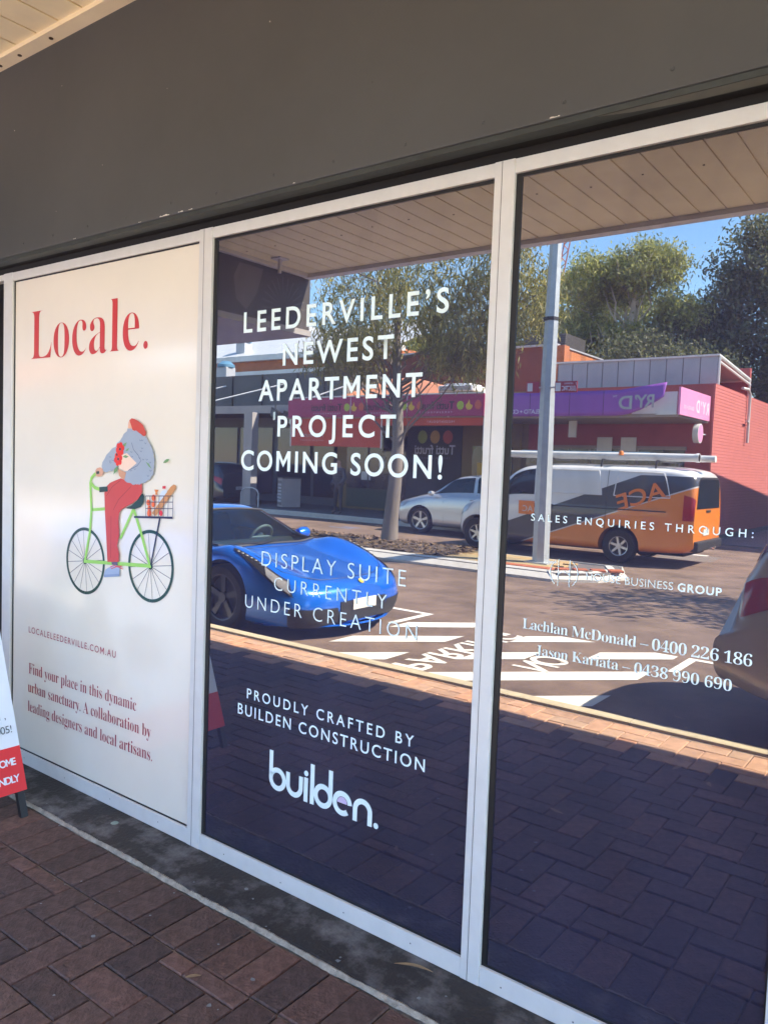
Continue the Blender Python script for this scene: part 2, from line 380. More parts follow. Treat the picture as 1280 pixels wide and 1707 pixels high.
# ---- printed cyclist on the white pane
ILL = {
'hair': [(-3.0,1.774),(-2.982,1.782),(-2.963,1.779),(-2.938,1.771),(-2.916,1.76),(-2.9,1.751),(-2.893,1.739),(-2.88,1.723),(-2.882,1.71),(-2.89,1.703),(-2.905,1.707),(-2.923,1.713),(-2.945,1.722),(-2.976,1.731),(-2.986,1.752)],
'face': [(-3.007,1.766),(-2.996,1.774),(-2.982,1.768),(-2.981,1.737),(-3.01,1.738)],
'jacket': [(-3.015,1.725),(-3.012,1.737),(-2.981,1.737),(-2.976,1.728),(-2.965,1.726),(-2.95,1.729),(-2.932,1.72),(-2.914,1.713),(-2.899,1.704),(-2.879,1.701),(-2.866,1.688),(-2.857,1.675),(-2.841,1.665),(-2.835,1.649),(-2.822,1.636),(-2.823,1.62),(-2.814,1.604),(-2.819,1.586),(-2.815,1.57),(-2.824,1.557),(-2.821,1.541),(-2.837,1.531),(-2.844,1.516),(-2.865,1.513),(-2.878,1.501),(-2.899,1.501),(-2.917,1.492),(-2.939,1.494),(-2.965,1.489),(-2.983,1.497),(-3.009,1.498),(-3.027,1.506),(-3.032,1.544),(-3.012,1.55),(-3.058,1.571),(-3.086,1.559),(-3.104,1.555),(-3.123,1.544),(-3.141,1.546),(-3.16,1.537),(-3.184,1.54),(-3.204,1.564),(-3.198,1.583),(-3.181,1.6),(-3.167,1.618),(-3.144,1.632),(-3.125,1.647),(-3.097,1.655),(-3.088,1.672),(-3.066,1.683),(-3.048,1.7),(-3.039,1.713)],
'hand': [(-3.255,1.542),(-3.243,1.554),(-3.218,1.559),(-3.197,1.552),(-3.191,1.536),(-3.203,1.521),(-3.227,1.516),(-3.249,1.519)],
'hand2': [(-3.076,1.556),(-3.044,1.549),(-3.016,1.542),(-3.027,1.51),(-3.047,1.515),(-3.068,1.526)],
'paper': [(-3.046,1.621),(-3.012,1.629),(-2.978,1.608),(-2.94,1.586),(-3.003,1.551),(-3.021,1.547),(-3.067,1.559),(-3.077,1.578)],
'trousers': [(-3.168,1.472),(-3.14,1.491),(-3.098,1.504),(-3.057,1.515),(-3.02,1.507),(-2.983,1.497),(-2.939,1.492),(-2.904,1.499),(-2.901,1.46),(-2.928,1.429),(-2.972,1.407),(-3.026,1.386),(-3.053,1.372),(-3.066,1.357),(-3.07,1.326),(-3.064,1.254),(-3.078,1.211),(-3.061,1.174),(-3.065,1.137),(-3.15,1.128),(-3.162,1.241),(-3.175,1.353),(-3.182,1.443)],
'sock': [(-3.121,1.132),(-3.074,1.137),(-3.074,1.12),(-3.116,1.119)],
'shoe': [(-3.177,1.073),(-3.166,1.091),(-3.13,1.108),(-3.102,1.116),(-3.06,1.112),(-3.057,1.074),(-3.177,1.055)],
'saddle': [(-3.021,1.384),(-2.981,1.397),(-2.937,1.423),(-2.918,1.446),(-2.898,1.455),(-2.888,1.444),(-2.891,1.417),(-2.911,1.395),(-2.952,1.383),(-3.007,1.382)],
'grip': [(-3.221,1.468),(-3.156,1.474),(-3.153,1.451),(-3.219,1.444)],
'grip2': [(-3.247,1.539),(-3.224,1.542),(-3.222,1.53),(-3.245,1.526)],
'baguette': [(-2.835,1.373),(-2.782,1.424),(-2.711,1.492),(-2.691,1.504),(-2.674,1.499),(-2.676,1.485),(-2.74,1.423),(-2.809,1.362)],
'bottle': [(-2.798,1.412),(-2.784,1.453),(-2.77,1.473),(-2.737,1.478),(-2.736,1.453),(-2.741,1.416)],
'cap': [(-2.766,1.493),(-2.744,1.495),(-2.744,1.483),(-2.766,1.482)],
'bag': [(-2.821,1.476),(-2.79,1.476),(-2.803,1.463),(-2.795,1.455),(-2.815,1.454),(-2.812,1.463)],
'leaf': [(-2.756,1.592),(-2.747,1.602),(-2.733,1.609),(-2.715,1.61),(-2.722,1.6),(-2.737,1.593)],
'leaf2': [(-2.875,1.593),(-2.854,1.587),(-2.833,1.565),(-2.854,1.574)],
'leaf3': [(-3.11,1.529),(-3.102,1.556),(-3.077,1.573),(-3.081,1.548)],
'leaf4': [(-3.051,1.659),(-3.033,1.67),(-3.013,1.677),(-3.024,1.657)],
'leaf5': [(-3.043,1.612),(-3.023,1.62),(-2.998,1.613),(-3.018,1.606)],
'leaf6': [(-3.023,1.637),(-3.01,1.648),(-2.995,1.65),(-3.005,1.639)],
}
PC = {}
def ink(r, g, b):
    if (r, g, b) not in PC: PC[(r, g, b)] = mat('ink %d %d %d' % (r, g, b), srgb(r, g, b), .3, 0, .04, 12)
    return PC[(r, g, b)]
lay = [YL]
def printed(name, quads, col):
    lay[0] -= .0003
    return flat(quads, lay[0]).build(name, ink(*col), panes[0])
GREEN = (150, 204, 92); TYRE = (26, 68, 62); NAVY = (38, 40, 72)
for c in ((-3.339, 1.113), (-2.841, 1.141)):
    sp = []
    for k in range(16):
        a = R(k*22.5+7); sp += stroke([(c[0]+.012*math.cos(a), c[1]+.012*math.sin(a)), (c[0]+.150*math.cos(a), c[1]+.150*math.sin(a))], .0022)
    printed('printed_spokes', sp, NAVY)
    printed('printed_tyre', stroke(arc(c, .1515, 0, 360, 56)[:-1], .0145, True), TYRE)
    printed('printed_hub', [arc(c, .015, 0, 360, 20)[:-1]], TYRE)
printed('printed_frame', stroke([(-3.339,1.109),(-3.323,1.169),(-3.3,1.258),(-3.29,1.357),(-3.302,1.483),(-3.294,1.506),(-3.271,1.523),(-3.245,1.534)], .016)
        + stroke([(-3.297,1.482),(-3.265,1.463),(-3.218,1.456)], .016) + stroke([(-3.286,1.359),(-3.17,1.371)], .014)
        + stroke([(-3.347,1.111),(-3.084,1.127),(-2.836,1.142)], .016) + stroke([(-2.967,1.384),(-2.906,1.273),(-2.841,1.136)], .016) + stroke([(-2.969,1.38),(-3.062,1.242)], .015), GREEN)
printed('printed_strut', stroke([(-2.781,1.355),(-2.837,1.145)], .009), NAVY)
for nm, key, c in (('printed_bottle', 'bottle', (206, 214, 222)), ('printed_cap', 'cap', (214, 44, 58)), ('printed_bag', 'bag', (222, 132, 62)), ('printed_baguette', 'baguette', (198, 138, 84))):
    printed(nm, [ILL[key]], c)
printed('printed_oranges', [arc((cx, cz), r, 0, 360, 14)[:-1] for cx, cz, r in ((-2.86,1.417,.0135),(-2.853,1.392,.012),(-2.852,1.371,.015),(-2.824,1.44,.014),(-2.825,1.412,.013))], (232, 100, 40))
printed('printed_apple', [arc((-2.772, 1.377), .012, 0, 360, 14)[:-1]], (220, 50, 60))
bk = []
for t in np.linspace(0, 1, 7): bk += stroke([(-2.879+t*.187, 1.445+t*.010), (-2.876+t*.183, 1.354+t*.011)], .003)
for t in (0, .29, .6, 1): bk += stroke([(-2.879+t*.003, 1.445-t*.091), (-2.692-t*.001, 1.455-t*.090)], .003)
printed('printed_basket', bk, NAVY)
printed('printed_rack', stroke([(-2.959,1.348),(-2.691,1.363)], .009), NAVY)
printed('printed_saddle', [ILL['saddle']], (16, 56, 52))
printed('printed_shoe', [ILL['shoe']], (150, 166, 192)); printed('printed_sock', [ILL['sock']], (90, 86, 104))
printed('printed_shoe_sole', stroke([(-3.177,1.060),(-3.057,1.078)], .012), (128, 146, 178))
printed('printed_laces', stroke([(-3.13,1.106),(-3.1,1.118),(-3.06,1.112),(-3.03,1.108)], .004)+stroke([(-3.12,1.1),(-3.07,1.117),(-3.04,1.12)], .004), (208, 60, 74))
printed('printed_trousers', [ILL['trousers']], (196, 66, 60))
printed('printed_creases', stroke([(-3.127,1.34),(-3.124,1.15)], .002)+stroke([(-3.165,1.43),(-3.12,1.475),(-3.06,1.505)], .002)+stroke([(-3.11,1.37),(-3.07,1.42),(-2.98,1.482)], .002), (120, 36, 40))
printed('printed_hand', [ILL['hand']], (206, 152, 124)); printed('printed_grips', [ILL['grip'], ILL['grip2']], (16, 56, 52))
printed('printed_face', [ILL['face']], (226, 170, 136)); printed('printed_hair', [ILL['hair']], (196, 62, 46))
printed('printed_jacket', [ILL['jacket']], (152, 162, 174))
wr = stroke([(-2.98,1.675),(-2.965,1.645),(-2.93,1.62),(-2.91,1.598),(-2.935,1.575),(-3.0,1.552)], .0028)
for k in range(24):
    cx, cz = random.uniform(-3.0, -2.84), random.uniform(1.51, 1.70)
    if k > 15: cx, cz = random.uniform(-3.16, -3.07), random.uniform(1.565, 1.63)
    wr += stroke([(cx, cz), (cx+.007, cz-.006), (cx+.015, cz-.001)], .0018)
printed('printed_folds', wr, (84, 94, 116))
printed('printed_paper', [ILL['paper']], (236, 204, 180)); printed('printed_lower_hand', [ILL['hand2']], (200, 146, 112))
printed('printed_leaves', [ILL['leaf'+s] for s in ('', '2', '3', '4', '5', '6')], (112, 150, 96))
fl = []
for c, r in (((-3.062, 1.645), .024), ((-3.075, 1.601), .024)):
    for k in range(6):
        a = R(60*k+15); fl.append(arc((c[0]+r*.8*math.cos(a), c[1]+r*.8*math.sin(a)), r*.55, 0, 360, 10)[:-1])
printed('printed_flowers', fl, (222, 40, 28))
printed('printed_flower_eyes', [arc(c, .006, 0, 360, 8)[:-1] for c in ((-3.062, 1.645), (-3.075, 1.601), (-3.085, 1.62))], (24, 24, 34))
# ================================================================== GROUND
M['conc'] = mat('stained threshold concrete', (.040, .033, .030), .75, 0, .2, 7, .5, 60, .3, col2=(.21, .19, .18), thr=.62, soft=.15)
M['mortar'] = mat('crumbled mortar', (.31, .265, .205), .9, 0, .5, 25, .8, 80)
PAV = [(.50, .45, .46), (.95, .82, .76), (.62, .58, .60), (1.15, .92, .84), (.78, .68, .66), (.48, .47, .52), (1.0, .80, .72)]
M['paver'] = mat('brick paver', (.135, .088, .072), .72, 0, .6, 26, .55, 90, .35, rnd=('obj', PAV))
M['paver_mass'] = mat('dimmed brick paver field', (.100, .074, .068), .72, 0, .6, 26, .55, 90, .35, rnd=('isl', PAV))  # same bricks, darkened in colour to dim their reflection in the panes
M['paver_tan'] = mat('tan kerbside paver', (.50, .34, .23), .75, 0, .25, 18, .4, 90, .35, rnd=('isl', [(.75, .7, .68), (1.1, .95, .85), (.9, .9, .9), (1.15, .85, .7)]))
M['bed'] = mat('sand joint', (.19, .155, .12), .95, 0, .4, 30, .5, 120)
M['kerb'] = mat('cream concrete kerb', (.52, .45, .30), .8, 0, .18, 9, .3, 50)
M['kerb_white'] = mat('pale concrete kerb', (.58, .55, .49), .8, 0, .15, 7, .3, 50)
M['road'] = mat('red brown asphalt', (.210, .147, .108), .85, 0, .5, 1.6, .9, 140, .3)
M['roadpaint'] = mat('worn white road paint', (.80, .77, .68), .7, 0, .1, 60, .3, 90, .4, col2=(.34, .27, .22), thr=.64, soft=.06)
M['bluepaint'] = mat('blue road paint', (.16, .26, .50), .8, 0, .3, 40)
M['farground'] = mat('dry ground', (.12, .10, .07), .95, 0, .3, .3)
M['footpath_far'] = mat('grey paved footpath', (.16, .14, .13), .85, 0, .2, 4, .3, 30)

struct(MB().poly([(-400, -500, -.30), (400, -500, -.30), (400, 100, -.30), (-400, 100, -.30)]).build('ground', M['farground']))
struct(MB().poly([(-70, -30, -.15), (40, -30, -.15), (40, -2.9, -.15), (-70, -2.9, -.15)]).build('road', M['road']))
foot = struct(MB().box(-16, 12, -2.90, .4, -.29, -.022).build('footpath', M['bed']))
# threshold slab with mortar fillet
sl_ = MB(); n = 60
rows = []
for i in range(n+1):
    x = -5.0+7.5*i/n
    rows.append([(x, .11, .0005), (x, .0, .0), (x, -.11, -.001), (x, -.224+random.uniform(-.004, .004), -.002), (x, -.232+random.uniform(-.004, .004), -.03)])
sl_.grid(rows); struct(sl_.build('threshold_slab', M['conc'], None, True))
fm = MB(); rows = []
for i in range(501):
    x = -5.0+7.5*i/500; c = -.237+.002*math.sin(x*9)+random.uniform(-.001, .001); h = random.uniform(-.002, .002)+.001; wd = .0095+.002*math.sin(x*23)+random.uniform(-.0012, .0012)
    if random.random() < .06: h -= .006
    rows.append([(x, c-wd, -.013), (x, c-wd*.5, -.008+h*.6), (x, c, h), (x, c+wd*.6, h*.5-.001), (x, c+wd, -.010)])
fm.grid(rows); fm.build('mortar_fillet', M['mortar'], foot, True)
# herringbone pavers with a soldier course along the slab
def brick_mesh(lx, ly, h=.05, ch=.004):
    a, b = lx/2-.0025, ly/2-.0025
    m = MB()
    V = [(-a,-b,-h),(a,-b,-h),(a,b,-h),(-a,b,-h),(-a,-b,-ch),(a,-b,-ch),(a,b,-ch),(-a,b,-ch),(-a+ch,-b+ch,0),(a-ch,-b+ch,0),(a-ch,b-ch,0),(-a+ch,b-ch,0)]
    F = [(8,9,10,11)] + [(i, (i+1) % 4, 4+(i+1) % 4, 4+i) for i in range(4)] + [(4+i, 4+(i+1) % 4, 8+(i+1) % 4, 8+i) for i in range(4)]
    return m.add(V, F)
U = .12; bricks = []       # (cx, cy, lx, ly)
x = -2.147-U*.5
for k in range(-32, 40): bricks.append((-2.147+U*(k+.5), -.3685, U, .238))
YT = -.4905; YE = -2.86
for i in range(-36, 40):
    for u in range(-22, 3):
        k = (i-u) % 4
        x0 = -2.14+(i-3)*U; y0 = -.56+(u-1)*U
        if k == 0: r = [x0, x0+2*U, y0, y0+U]
        elif k == 3: r = [x0, x0+U, y0, y0+2*U]
        else: continue
        r[3] = min(r[3], YT); r[2] = max(r[2], YE)
        if r[3]-r[2] < .02 or r[0] < -6.4 or r[1] > 2.5: continue
        bricks.append(((r[0]+r[1])/2, (r[2]+r[3])/2, r[1]-r[0], r[3]-r[2]))
bricks.sort(key=lambda b: (b[0]+2.2)**2*.6+(b[1]+.65)**2)
cache = {}
mass = MB(); edge = MB()
for n, (cx, cy, lx, ly) in enumerate(bricks):
    z = -.012+random.uniform(-.0025, .0025); rx, ry = random.uniform(-.012, .012), random.uniform(-.012, .012)
    if n < 300 and cy > -2.40:
        key = (round(lx, 3), round(ly, 3))
        if key not in cache:
            cache[key] = brick_mesh(lx, ly).mesh('brick')
            cache[key].materials.append(M['paver'])
        o = bpy.data.objects.new('brick', cache[key]); COL.objects.link(o); o.parent = foot
        o.location = (cx, cy, z); o.rotation_euler = (rx, ry, random.uniform(-.006, .006))
    else:
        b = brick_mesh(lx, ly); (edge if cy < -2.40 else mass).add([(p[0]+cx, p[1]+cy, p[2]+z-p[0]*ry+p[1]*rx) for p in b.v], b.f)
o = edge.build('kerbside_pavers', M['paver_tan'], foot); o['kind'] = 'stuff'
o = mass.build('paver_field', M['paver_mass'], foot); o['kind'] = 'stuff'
# kerb stones at the footpath edge
for k in range(-14, 8):
    x0 = k*.9+.1
    p = [(x0+.003, -2.90, -.28), (x0+.003, -2.90, -.004), (x0+.003, -2.915, .0), (x0+.003, -3.00, -.002), (x0+.003, -3.025, -.03), (x0+.003, -3.05, -.28)]
    MB().prism(p, (.894, 0, 0)).build('kerb_stone', M['kerb'], foot)
# leaves, gum, cigarette ends and grit on the slab and pavers
M['deadleaf'] = mat('dry gum leaf', (.30, .20, .10), .8, 0, .3, 30)
M['gum'] = mat('trodden gum', (.20, .21, .21), .8, 0, .3, 60)
def leaf(x, y, z, L, w, a, curl, col, label):
    m = MB(); rows = []
    for i in range(9):
        t = i/8; hw = w*math.sin(math.pi*min(1, t*1.05))**.8*.5+.0006; bend = curl*math.sin(t*math.pi)
        c = Vector((L*(t-.5), bend, .004+.012*math.sin(math.pi*t)*abs(curl)*8)); rows.append([(c.x, c.y-hw, c.z), (c.x, c.y, c.z-.001), (c.x, c.y+hw, c.z)])
    m.grid(rows); o = m.build('fallen_leaf', M['deadleaf'], None, True); o.location = (x, y, z); o.rotation_euler = (0, 0, a)
    return tag(o, label, 'leaf', 'fallen gum leaves')
leaf(-1.345, -.075, 0, .13, .014, .35, .012, 0, 'dry curved gum leaf on the concrete below the dark middle pane')
leaf(-1.86, -.545, -.010, .05, .014, .9, .004, 0, 'short yellowed leaf lying in a paver joint')
for k, (x, y, z, L_, a) in enumerate(((-1.62, -3.72, -.149, .10, .4), (-1.50, -3.5, -.149, .07, 1.2), (-1.38, -3.35, -.149, .09, 2.2), (-2.95, -4.62, -.1455, .10, .2), (-3.35, -5.02, -.1455, .11, .7), (-2.55, -6.6, -.149, .10, 1.6), (-4.6, -6.2, -.149, .09, .1))):
    leaf(x, y, z, L_, .022, a, .006, 0, ['curled dry leaf in the shadow behind the bronze grey car', 'small leaf nearest the bronze grey car bumper', 'leaf on the asphalt close to the kerb by the bronze grey car', 'dry leaf beside the painted word nearest the right pane', 'dry leaf on the outer hatch stripe', 'lone leaf in the tree shade out on the carriageway', 'lone leaf on open asphalt beyond the hatched bay'][k])
for k, (x, y, L_, a) in enumerate(((-1.22, -2.32, .10, 1.9), (-1.02, -2.2, .07, 1.2), (-1.5, -1.35, .09, .3))):
    leaf(x, y, -.010, L_, .024, a, .006, 0, ['large pale leaf at the edge of the awning shade', 'small pale leaf on the pavers right of the larger one', 'pale leaf on the shaded pavers nearest the window'][k])
gm = MB()
for k in range(46):
    x, y = random.uniform(-3.4, -1.0), random.uniform(-1.1, -.02); r = random.choice([.003, .004, .005, .009])
    pts = [(x+r*random.uniform(.6, 1.2)*math.cos(a*.9), y+r*random.uniform(.6, 1.2)*math.sin(a*.9), -.0065 if y < -.245 else .0025) for a in range(7)]
    gm.poly(pts)
g = gm.build('litter_specks', M['gum']); g['kind'] = 'stuff'; g['label'] = 'pale grit and trodden gum scattered over slab and pavers'
M['gumgreen'] = mat('greenish gum spot', (.22, .27, .22), .8)
tag(MB().lathe([(0, .003), (.012, .0025), (.017, 0)], (-2.93, -.10, .0005), (0, 0, 1), 12).build('gum_spot', M['gumgreen'], None, True), 'round pale green gum spot on the concrete below the white pane', 'gum')

# road markings: hatched keep-clear bay along the kerb
marks = struct(MB().box(-2.10, -2.02, -5.70, -5.02, -.146, -.1455).build('road_marking', M['roadpaint']))
ml = MB(); ZR = -.1455
def clip(poly, f):   # keep f(p) >= 0
    out = []
    for i in range(len(poly)):
        a, b = poly[i-1], poly[i]; fa, fb = f(a), f(b)
        if (fa >= 0) != (fb >= 0):
            t = fa/(fa-fb); out.append((a[0]+(b[0]-a[0])*t, a[1]+(b[1]-a[1])*t))
        if fb >= 0: out.append(b)
    return out
for k in range(-3, 8):
    c = 8.72+1.0*(k-3)        # stripe between yv = x + c and yv = x + c + .4
    cols = ((-5.0, -4.17), (-3.70, -3.25), (-2.83, -2.2)) if k == 2 else ((-5.0, -4.17), (-3.70, -2.2))
    for (xa, xb) in cols:
        # the lettering columns interrupt the stripes
        p = [(xa, xa+c), (xb, xb+c), (xb, xb+c+.38), (xa, xa+c+.38)]
        p = clip(p, lambda q: q[1]-3.25); p = clip(p, lambda q: 5.68-q[1]) if len(p) > 2 else p
        if len(p) > 2: ml.poly([(a, -b, ZR) for a, b in p])
ml.build('hatch_stripes', M['roadpaint'], marks)
bl = MB(); bl.box(-5.70, -5.07, -5.72, -5.63, ZR-.0006, ZR); bl.box(-5.16, -5.07, -5.63, -4.90, ZR-.0006, ZR); bl.box(-2.02, -1.2, -5.70, -5.62, ZR-.0006, ZR)
bl.build('bay_lines', M['roadpaint'], marks)
lettering('road_lettering', 'PARKING', M['roadpaint'], marks, (-4.03, -3.46, ZR), (0, -1, 0), 1.92, .33, uz=(1, 0, 0), off=.02)
lettering('road_lettering', 'NO', M['roadpaint'], marks, (-3.22, -4.18, ZR), (0, -1, 0), .56, .34, uz=(1, 0, 0), off=.02)
fm_ = MB(); fm_.box(-14.15, -13.3, -14.3, -14.22, ZR-.0006, ZR); fm_.box(-13.9, -13.3, -14.62, -14.52, ZR-.0006, ZR)
fm_.build('blue_bay_mark', M['bluepaint'], marks)
fw = MB(); fw.box(-5.2, -4.6, -16.1, -15.9, ZR-.0006, ZR); fw.build('far_mark', M['roadpaint'], marks)
# repaired asphalt patch by the van
M['patch'] = mat('lighter asphalt patch', (.19, .16, .135), .85, 0, .2, 6, .3, 90)
struct(MB().poly([(-5.3, -14.4, -.147), (-4.2, -14.7, -.147), (-4.3, -15.9, -.147), (-5.5, -15.9, -.147)]).build('asphalt_patch', M['patch']))

# median island
med = struct(MB().prism([(-60, -9.56, -.3), (-5.25, -9.62, -.3), (-4.75, -10.1, -.3), (-4.62, -10.8, -.3), (-4.85, -11.2, -.3), (-60, -11.25, -.3)], (0, 0, .28)).build('median_island', M['footpath_far']))
def kerbrun(pts, w, name, m, parent):
    for i in range(len(pts)-1):
        a, b = Vector((*pts[i], 0)), Vector((*pts[i+1], 0)); d = (b-a); L = d.length; d.normalize(); nn = Vector((-d.y, d.x, 0))
        k = max(1, round(L/1.4))
        for j in range(k):
            p0 = a+d*(L*j/k+.004); ln = L/k-.008
            sg = 1 if w > 0 else -1; pr = [p0+Vector((0, 0, -.28)), p0+Vector((0, 0, -.105)), p0+nn*sg*min(.2, abs(w)*.7)+Vector((0, 0, -.012)), p0+nn*sg*min(.23, abs(w)*.8), p0+nn*w, p0+nn*w+Vector((0, 0, -.28))]
            MB().prism(pr, d*ln).build(name, m, parent)
kerbrun([(-26, -9.42), (-5.3, -9.46), (-4.72, -9.95), (-4.5, -10.7), (-4.8, -11.3)], -.32, 'kerb_stone', M['kerb_white'], med)
kerbrun([(-4.8, -11.38), (-26, -11.42)], -.16, 'kerb_stone', M['kerb_white'], med)
M['mulch'] = mat('bark mulch', (.085, .062, .042), .95, 0, .5, 30, 1, 60)
mm = MB(); rows = []
for i in range(140):
    x = -24+i*.118; rows.append([(x, -9.78-j*.13, .0+random.uniform(-.02, .05)+.05*math.sin(math.pi*j/11)) for j in range(12)])
mm.grid(rows); o = mm.build('mulch_bed', M['mulch']); o['kind'] = 'stuff'; o['label'] = 'brown bark mulch covering the planted median strip'
chips = MB()
for k in range(2600):
    x, y = random.uniform(-15, -7.4), random.uniform(-11.2, -9.76); a = random.uniform(0, 3.1); l_ = random.uniform(.02, .06); h = random.uniform(.03, .09)
    dx, dy = l_*math.cos(a), l_*math.sin(a); chips.poly([(x-dx, y-dy, h), (x+dy*.35, y-dx*.35, h+random.uniform(-.02, .03)), (x+dx, y+dy, h+random.uniform(-.01, .03)), (x-dy*.35, y+dx*.35, h+.01)])
M['chip'] = mat('mulch chips', (.15, .11, .07), .95, 0, .3, 5, rnd=('isl', [(.4, .35, .3), (1, .9, .8), (2.0, 1.8, 1.5)]))
o = chips.build('mulch_chips', M['chip']); o['kind'] = 'stuff'; o['label'] = 'loose bark chips strewn over the median bed'
# paved nose of the median: sandy pavers with a red edging course
M['sand_paver'] = mat('sandy paver', (.44, .33, .17), .8, 0, .25, 20, .2, 60, rnd=('obj', [(.7, .7, .7), (1, 1, 1), (1.1, .95, .8), (.9, 1, 1)]))
M['red_paver'] = mat('red edging paver', (.42, .12, .05), .8, 0, .2, 20, .2, 60)
pm_ = brick_mesh(.4, .2, .03).mesh('paver'); pm_.materials.append(M['sand_paver']); pr_ = brick_mesh(.23, .24, .03).mesh('paver'); pr_.materials.append(M['red_paver'])
for i in range(-3, 6):
    for j in range(7):
        x = -7.1+i*.4+(.2 if j % 2 else 0); y = -9.88-j*.2
        if x < -5.5 - max(0, (abs(y+10.5)-.3))*.4:
            o = bpy.data.objects.new('paver', pm_); COL.objects.link(o); o.parent = med; o.location = (x, y, .006)
for k in range(9):
    o = bpy.data.objects.new('paver', pr_); COL.objects.link(o); o.parent = med; o.location = (-6.3+k*.11, -9.86+.0*k, .010) if k < 0 else (-6.55+k*.235, -9.88 if k < 5 else -9.88-(k-4)*.17, .012); o.rotation_euler = (0, 0, 0 if k < 5 else -.6)
struct(MB().prism([(-.2, -9.6, -.3), (14, -9.6, -.3), (14, -11.2, -.3), (-.2, -11.2, -.3)], (0, 0, .29)).build('median_island', M['footpath_far']))
# far footpath
struct(MB().box(-21.2, -5.5, -30, -16.55, -.29, -.01).build('footpath_opposite', M['footpath_far']))
fk = struct(MB().box(-21.2, -5.5, -16.55, -16.40, -.29, -.005).build('kerb_opposite', M['kerb_white']))
struct(MB().box(-5.5, -1.2, -32, -19.2, -.29, -.12).build('side_lane', M['footpath_far']))

# ================================================================== AWNINGS OVER THE NEAR FOOTPATH
M['soffit'] = mat('cream ribbed soffit', (.88, .75, .48), .55, 0, .10, 2.5, .05, 30, .4)
M['soffit_trim'] = mat('cream trim', (.88, .75, .50), .5, 0, .08, 4)
M['awning_beam'] = mat('grey painted beam', (.66, .64, .65), .5, 0, .1, 5)
M['awning_top'] = mat('steel awning roof', (.35, .35, .35), .5, .3)
M['rust'] = mat('rust spot', (.06, .035, .02), .8)
aw = thing('street_awning', 'cream ribbed awning over the near footpath', 'awning', (0, 0, 0))
ZS = 3.5
x = -5.49; k = 0
while x < 8.5:
    m = MB()
    for (ya, yb, dz) in ((-.17, -3.24, 0.0), (-3.24, -3.80, .004)):
        m.box(x+.012, x+.18, ya, yb, ZS+dz, ZS+.03+dz); m.box(x, x+.012, ya, yb, ZS+.012+dz, ZS+.03+dz)
    m.build('soffit_panel', M['soffit'], aw)
    if k % 2 == 0:
        MB().disc((x+.09, -2.9+random.uniform(-.05, .05), ZS-.001), .008, (0, 0, -1), 8, .002).build('rust_spot', M['rust'], aw)
    x += .18; k += 1
MB().box(-5.49, 8.9, -.10, -.17, ZS-.02, ZS+.03).build('wall_trim', M['soffit_trim'], aw)
MB().box(-5.55, 8.9, -3.80, -3.90, ZS-.034, ZS+.20).build('edge_beam', M['awning_beam'], aw)
MB().box(-5.55, -5.49, -.10, -3.80, ZS-.03, ZS+.20).build('end_trim', M['awning_beam'], aw)
MB().box(-5.55, 8.9, -.10, -3.90, ZS+.20, ZS+.24).build('awning_roof', M['awning_top'], aw)
for (xx, yy) in ((-3.9, -.135), (-3.72, -.135), (-3.45, -.135)):
    MB().disc((xx, yy, ZS-.0215), .010, (0, 0, -1), 10, .003).build('screw', M['rust'], aw)
# lower awning of the shop next door, its end panel printed with a faded sunburst
M['end_panel'] = mat('dark brown end panel', (.055, .047, .045), .6, 0, .2, 3, 0)
M['end_print'] = mat('faded grey print', (.135, .122, .112), .6, 0, .2, 5)
M['under_grey'] = mat('pale grey underside', (.36, .34, .33), .6, 0, .1, 4)
na = thing('neighbour_awning', 'lower dark awning next door with a sunburst print on its end', 'awning', (0, 0, 0))
MB().box(-14, -5.57, -.2, -3.92, 2.96, 3.68).build('awning_box', M['end_panel'], na)
MB().box(-14, -5.56, -.2, -3.94, 2.90, 2.958).build('awning_underside', M['under_grey'], na)
sb = MB(); cx, cz = -3.55, 3.12
for k in range(13):
    a = R(-8+k*15); b = a+R(2.5); sb.poly([(-5.5685, cx+.06*math.cos(a), cz+.06*math.sin(a)), (-5.5685, cx+.30*math.cos(a), min(3.45, cz+.30*math.sin(a))), (-5.5685, cx+.30*math.cos(b), min(3.45, cz+.30*math.sin(b))), (-5.5685, cx+.06*math.cos(b), cz+.06*math.sin(b))])
sb.build('sunburst_print', M['end_print'], na)
MB().poly([(-5.5675, -2.95, 3.44), (-5.5675, -3.25, 3.44), (-5.5675, -3.18, 3.2), (-5.5675, -3.05, 3.02), (-5.5675, -2.92, 3.1), (-5.5675, -2.88, 3.3)]).build('pale_print', M['end_print'], na)
MB().tube([(-5.3, -3.2, 3.5), (-5.3, -3.2, 3.36)], .018).box(-5.36, -5.24, -3.26, -3.14, 3.485, 3.499).build('drop_bracket', M['awning_beam'], na)

# ================================================================== NEXT DOORWAY, A-FRAME SIGN
nd = thing('neighbour_doorway', 'dark open doorway left of the white pane', 'doorway', (-4.5, 0, 0))
MB().box(-4, .41, .5, .56, 0, 2.6).build('inner_wall', M['black'], nd)
MB().box(-2, .41, -.01, .03, 2.50, 2.53).build('door_head', M['alu'], nd)
M['paper'] = mat('pale notice', (.45, .47, .50), .6); M['cream_box'] = mat('cream cabinet', (.42, .40, .33), .6)
MB().box(.20, .40, .485, .495, 1.70, 1.86).build('notice', M['paper'], nd)
MB().box(.1, .40, .3, .48, 1.0, 1.28).build('cabinet', M['cream_box'], nd)
MB().box(-2.1, -2.0, -.02, .5, 0, 2.6).build('door_jamb', M['brickdark'], nd)

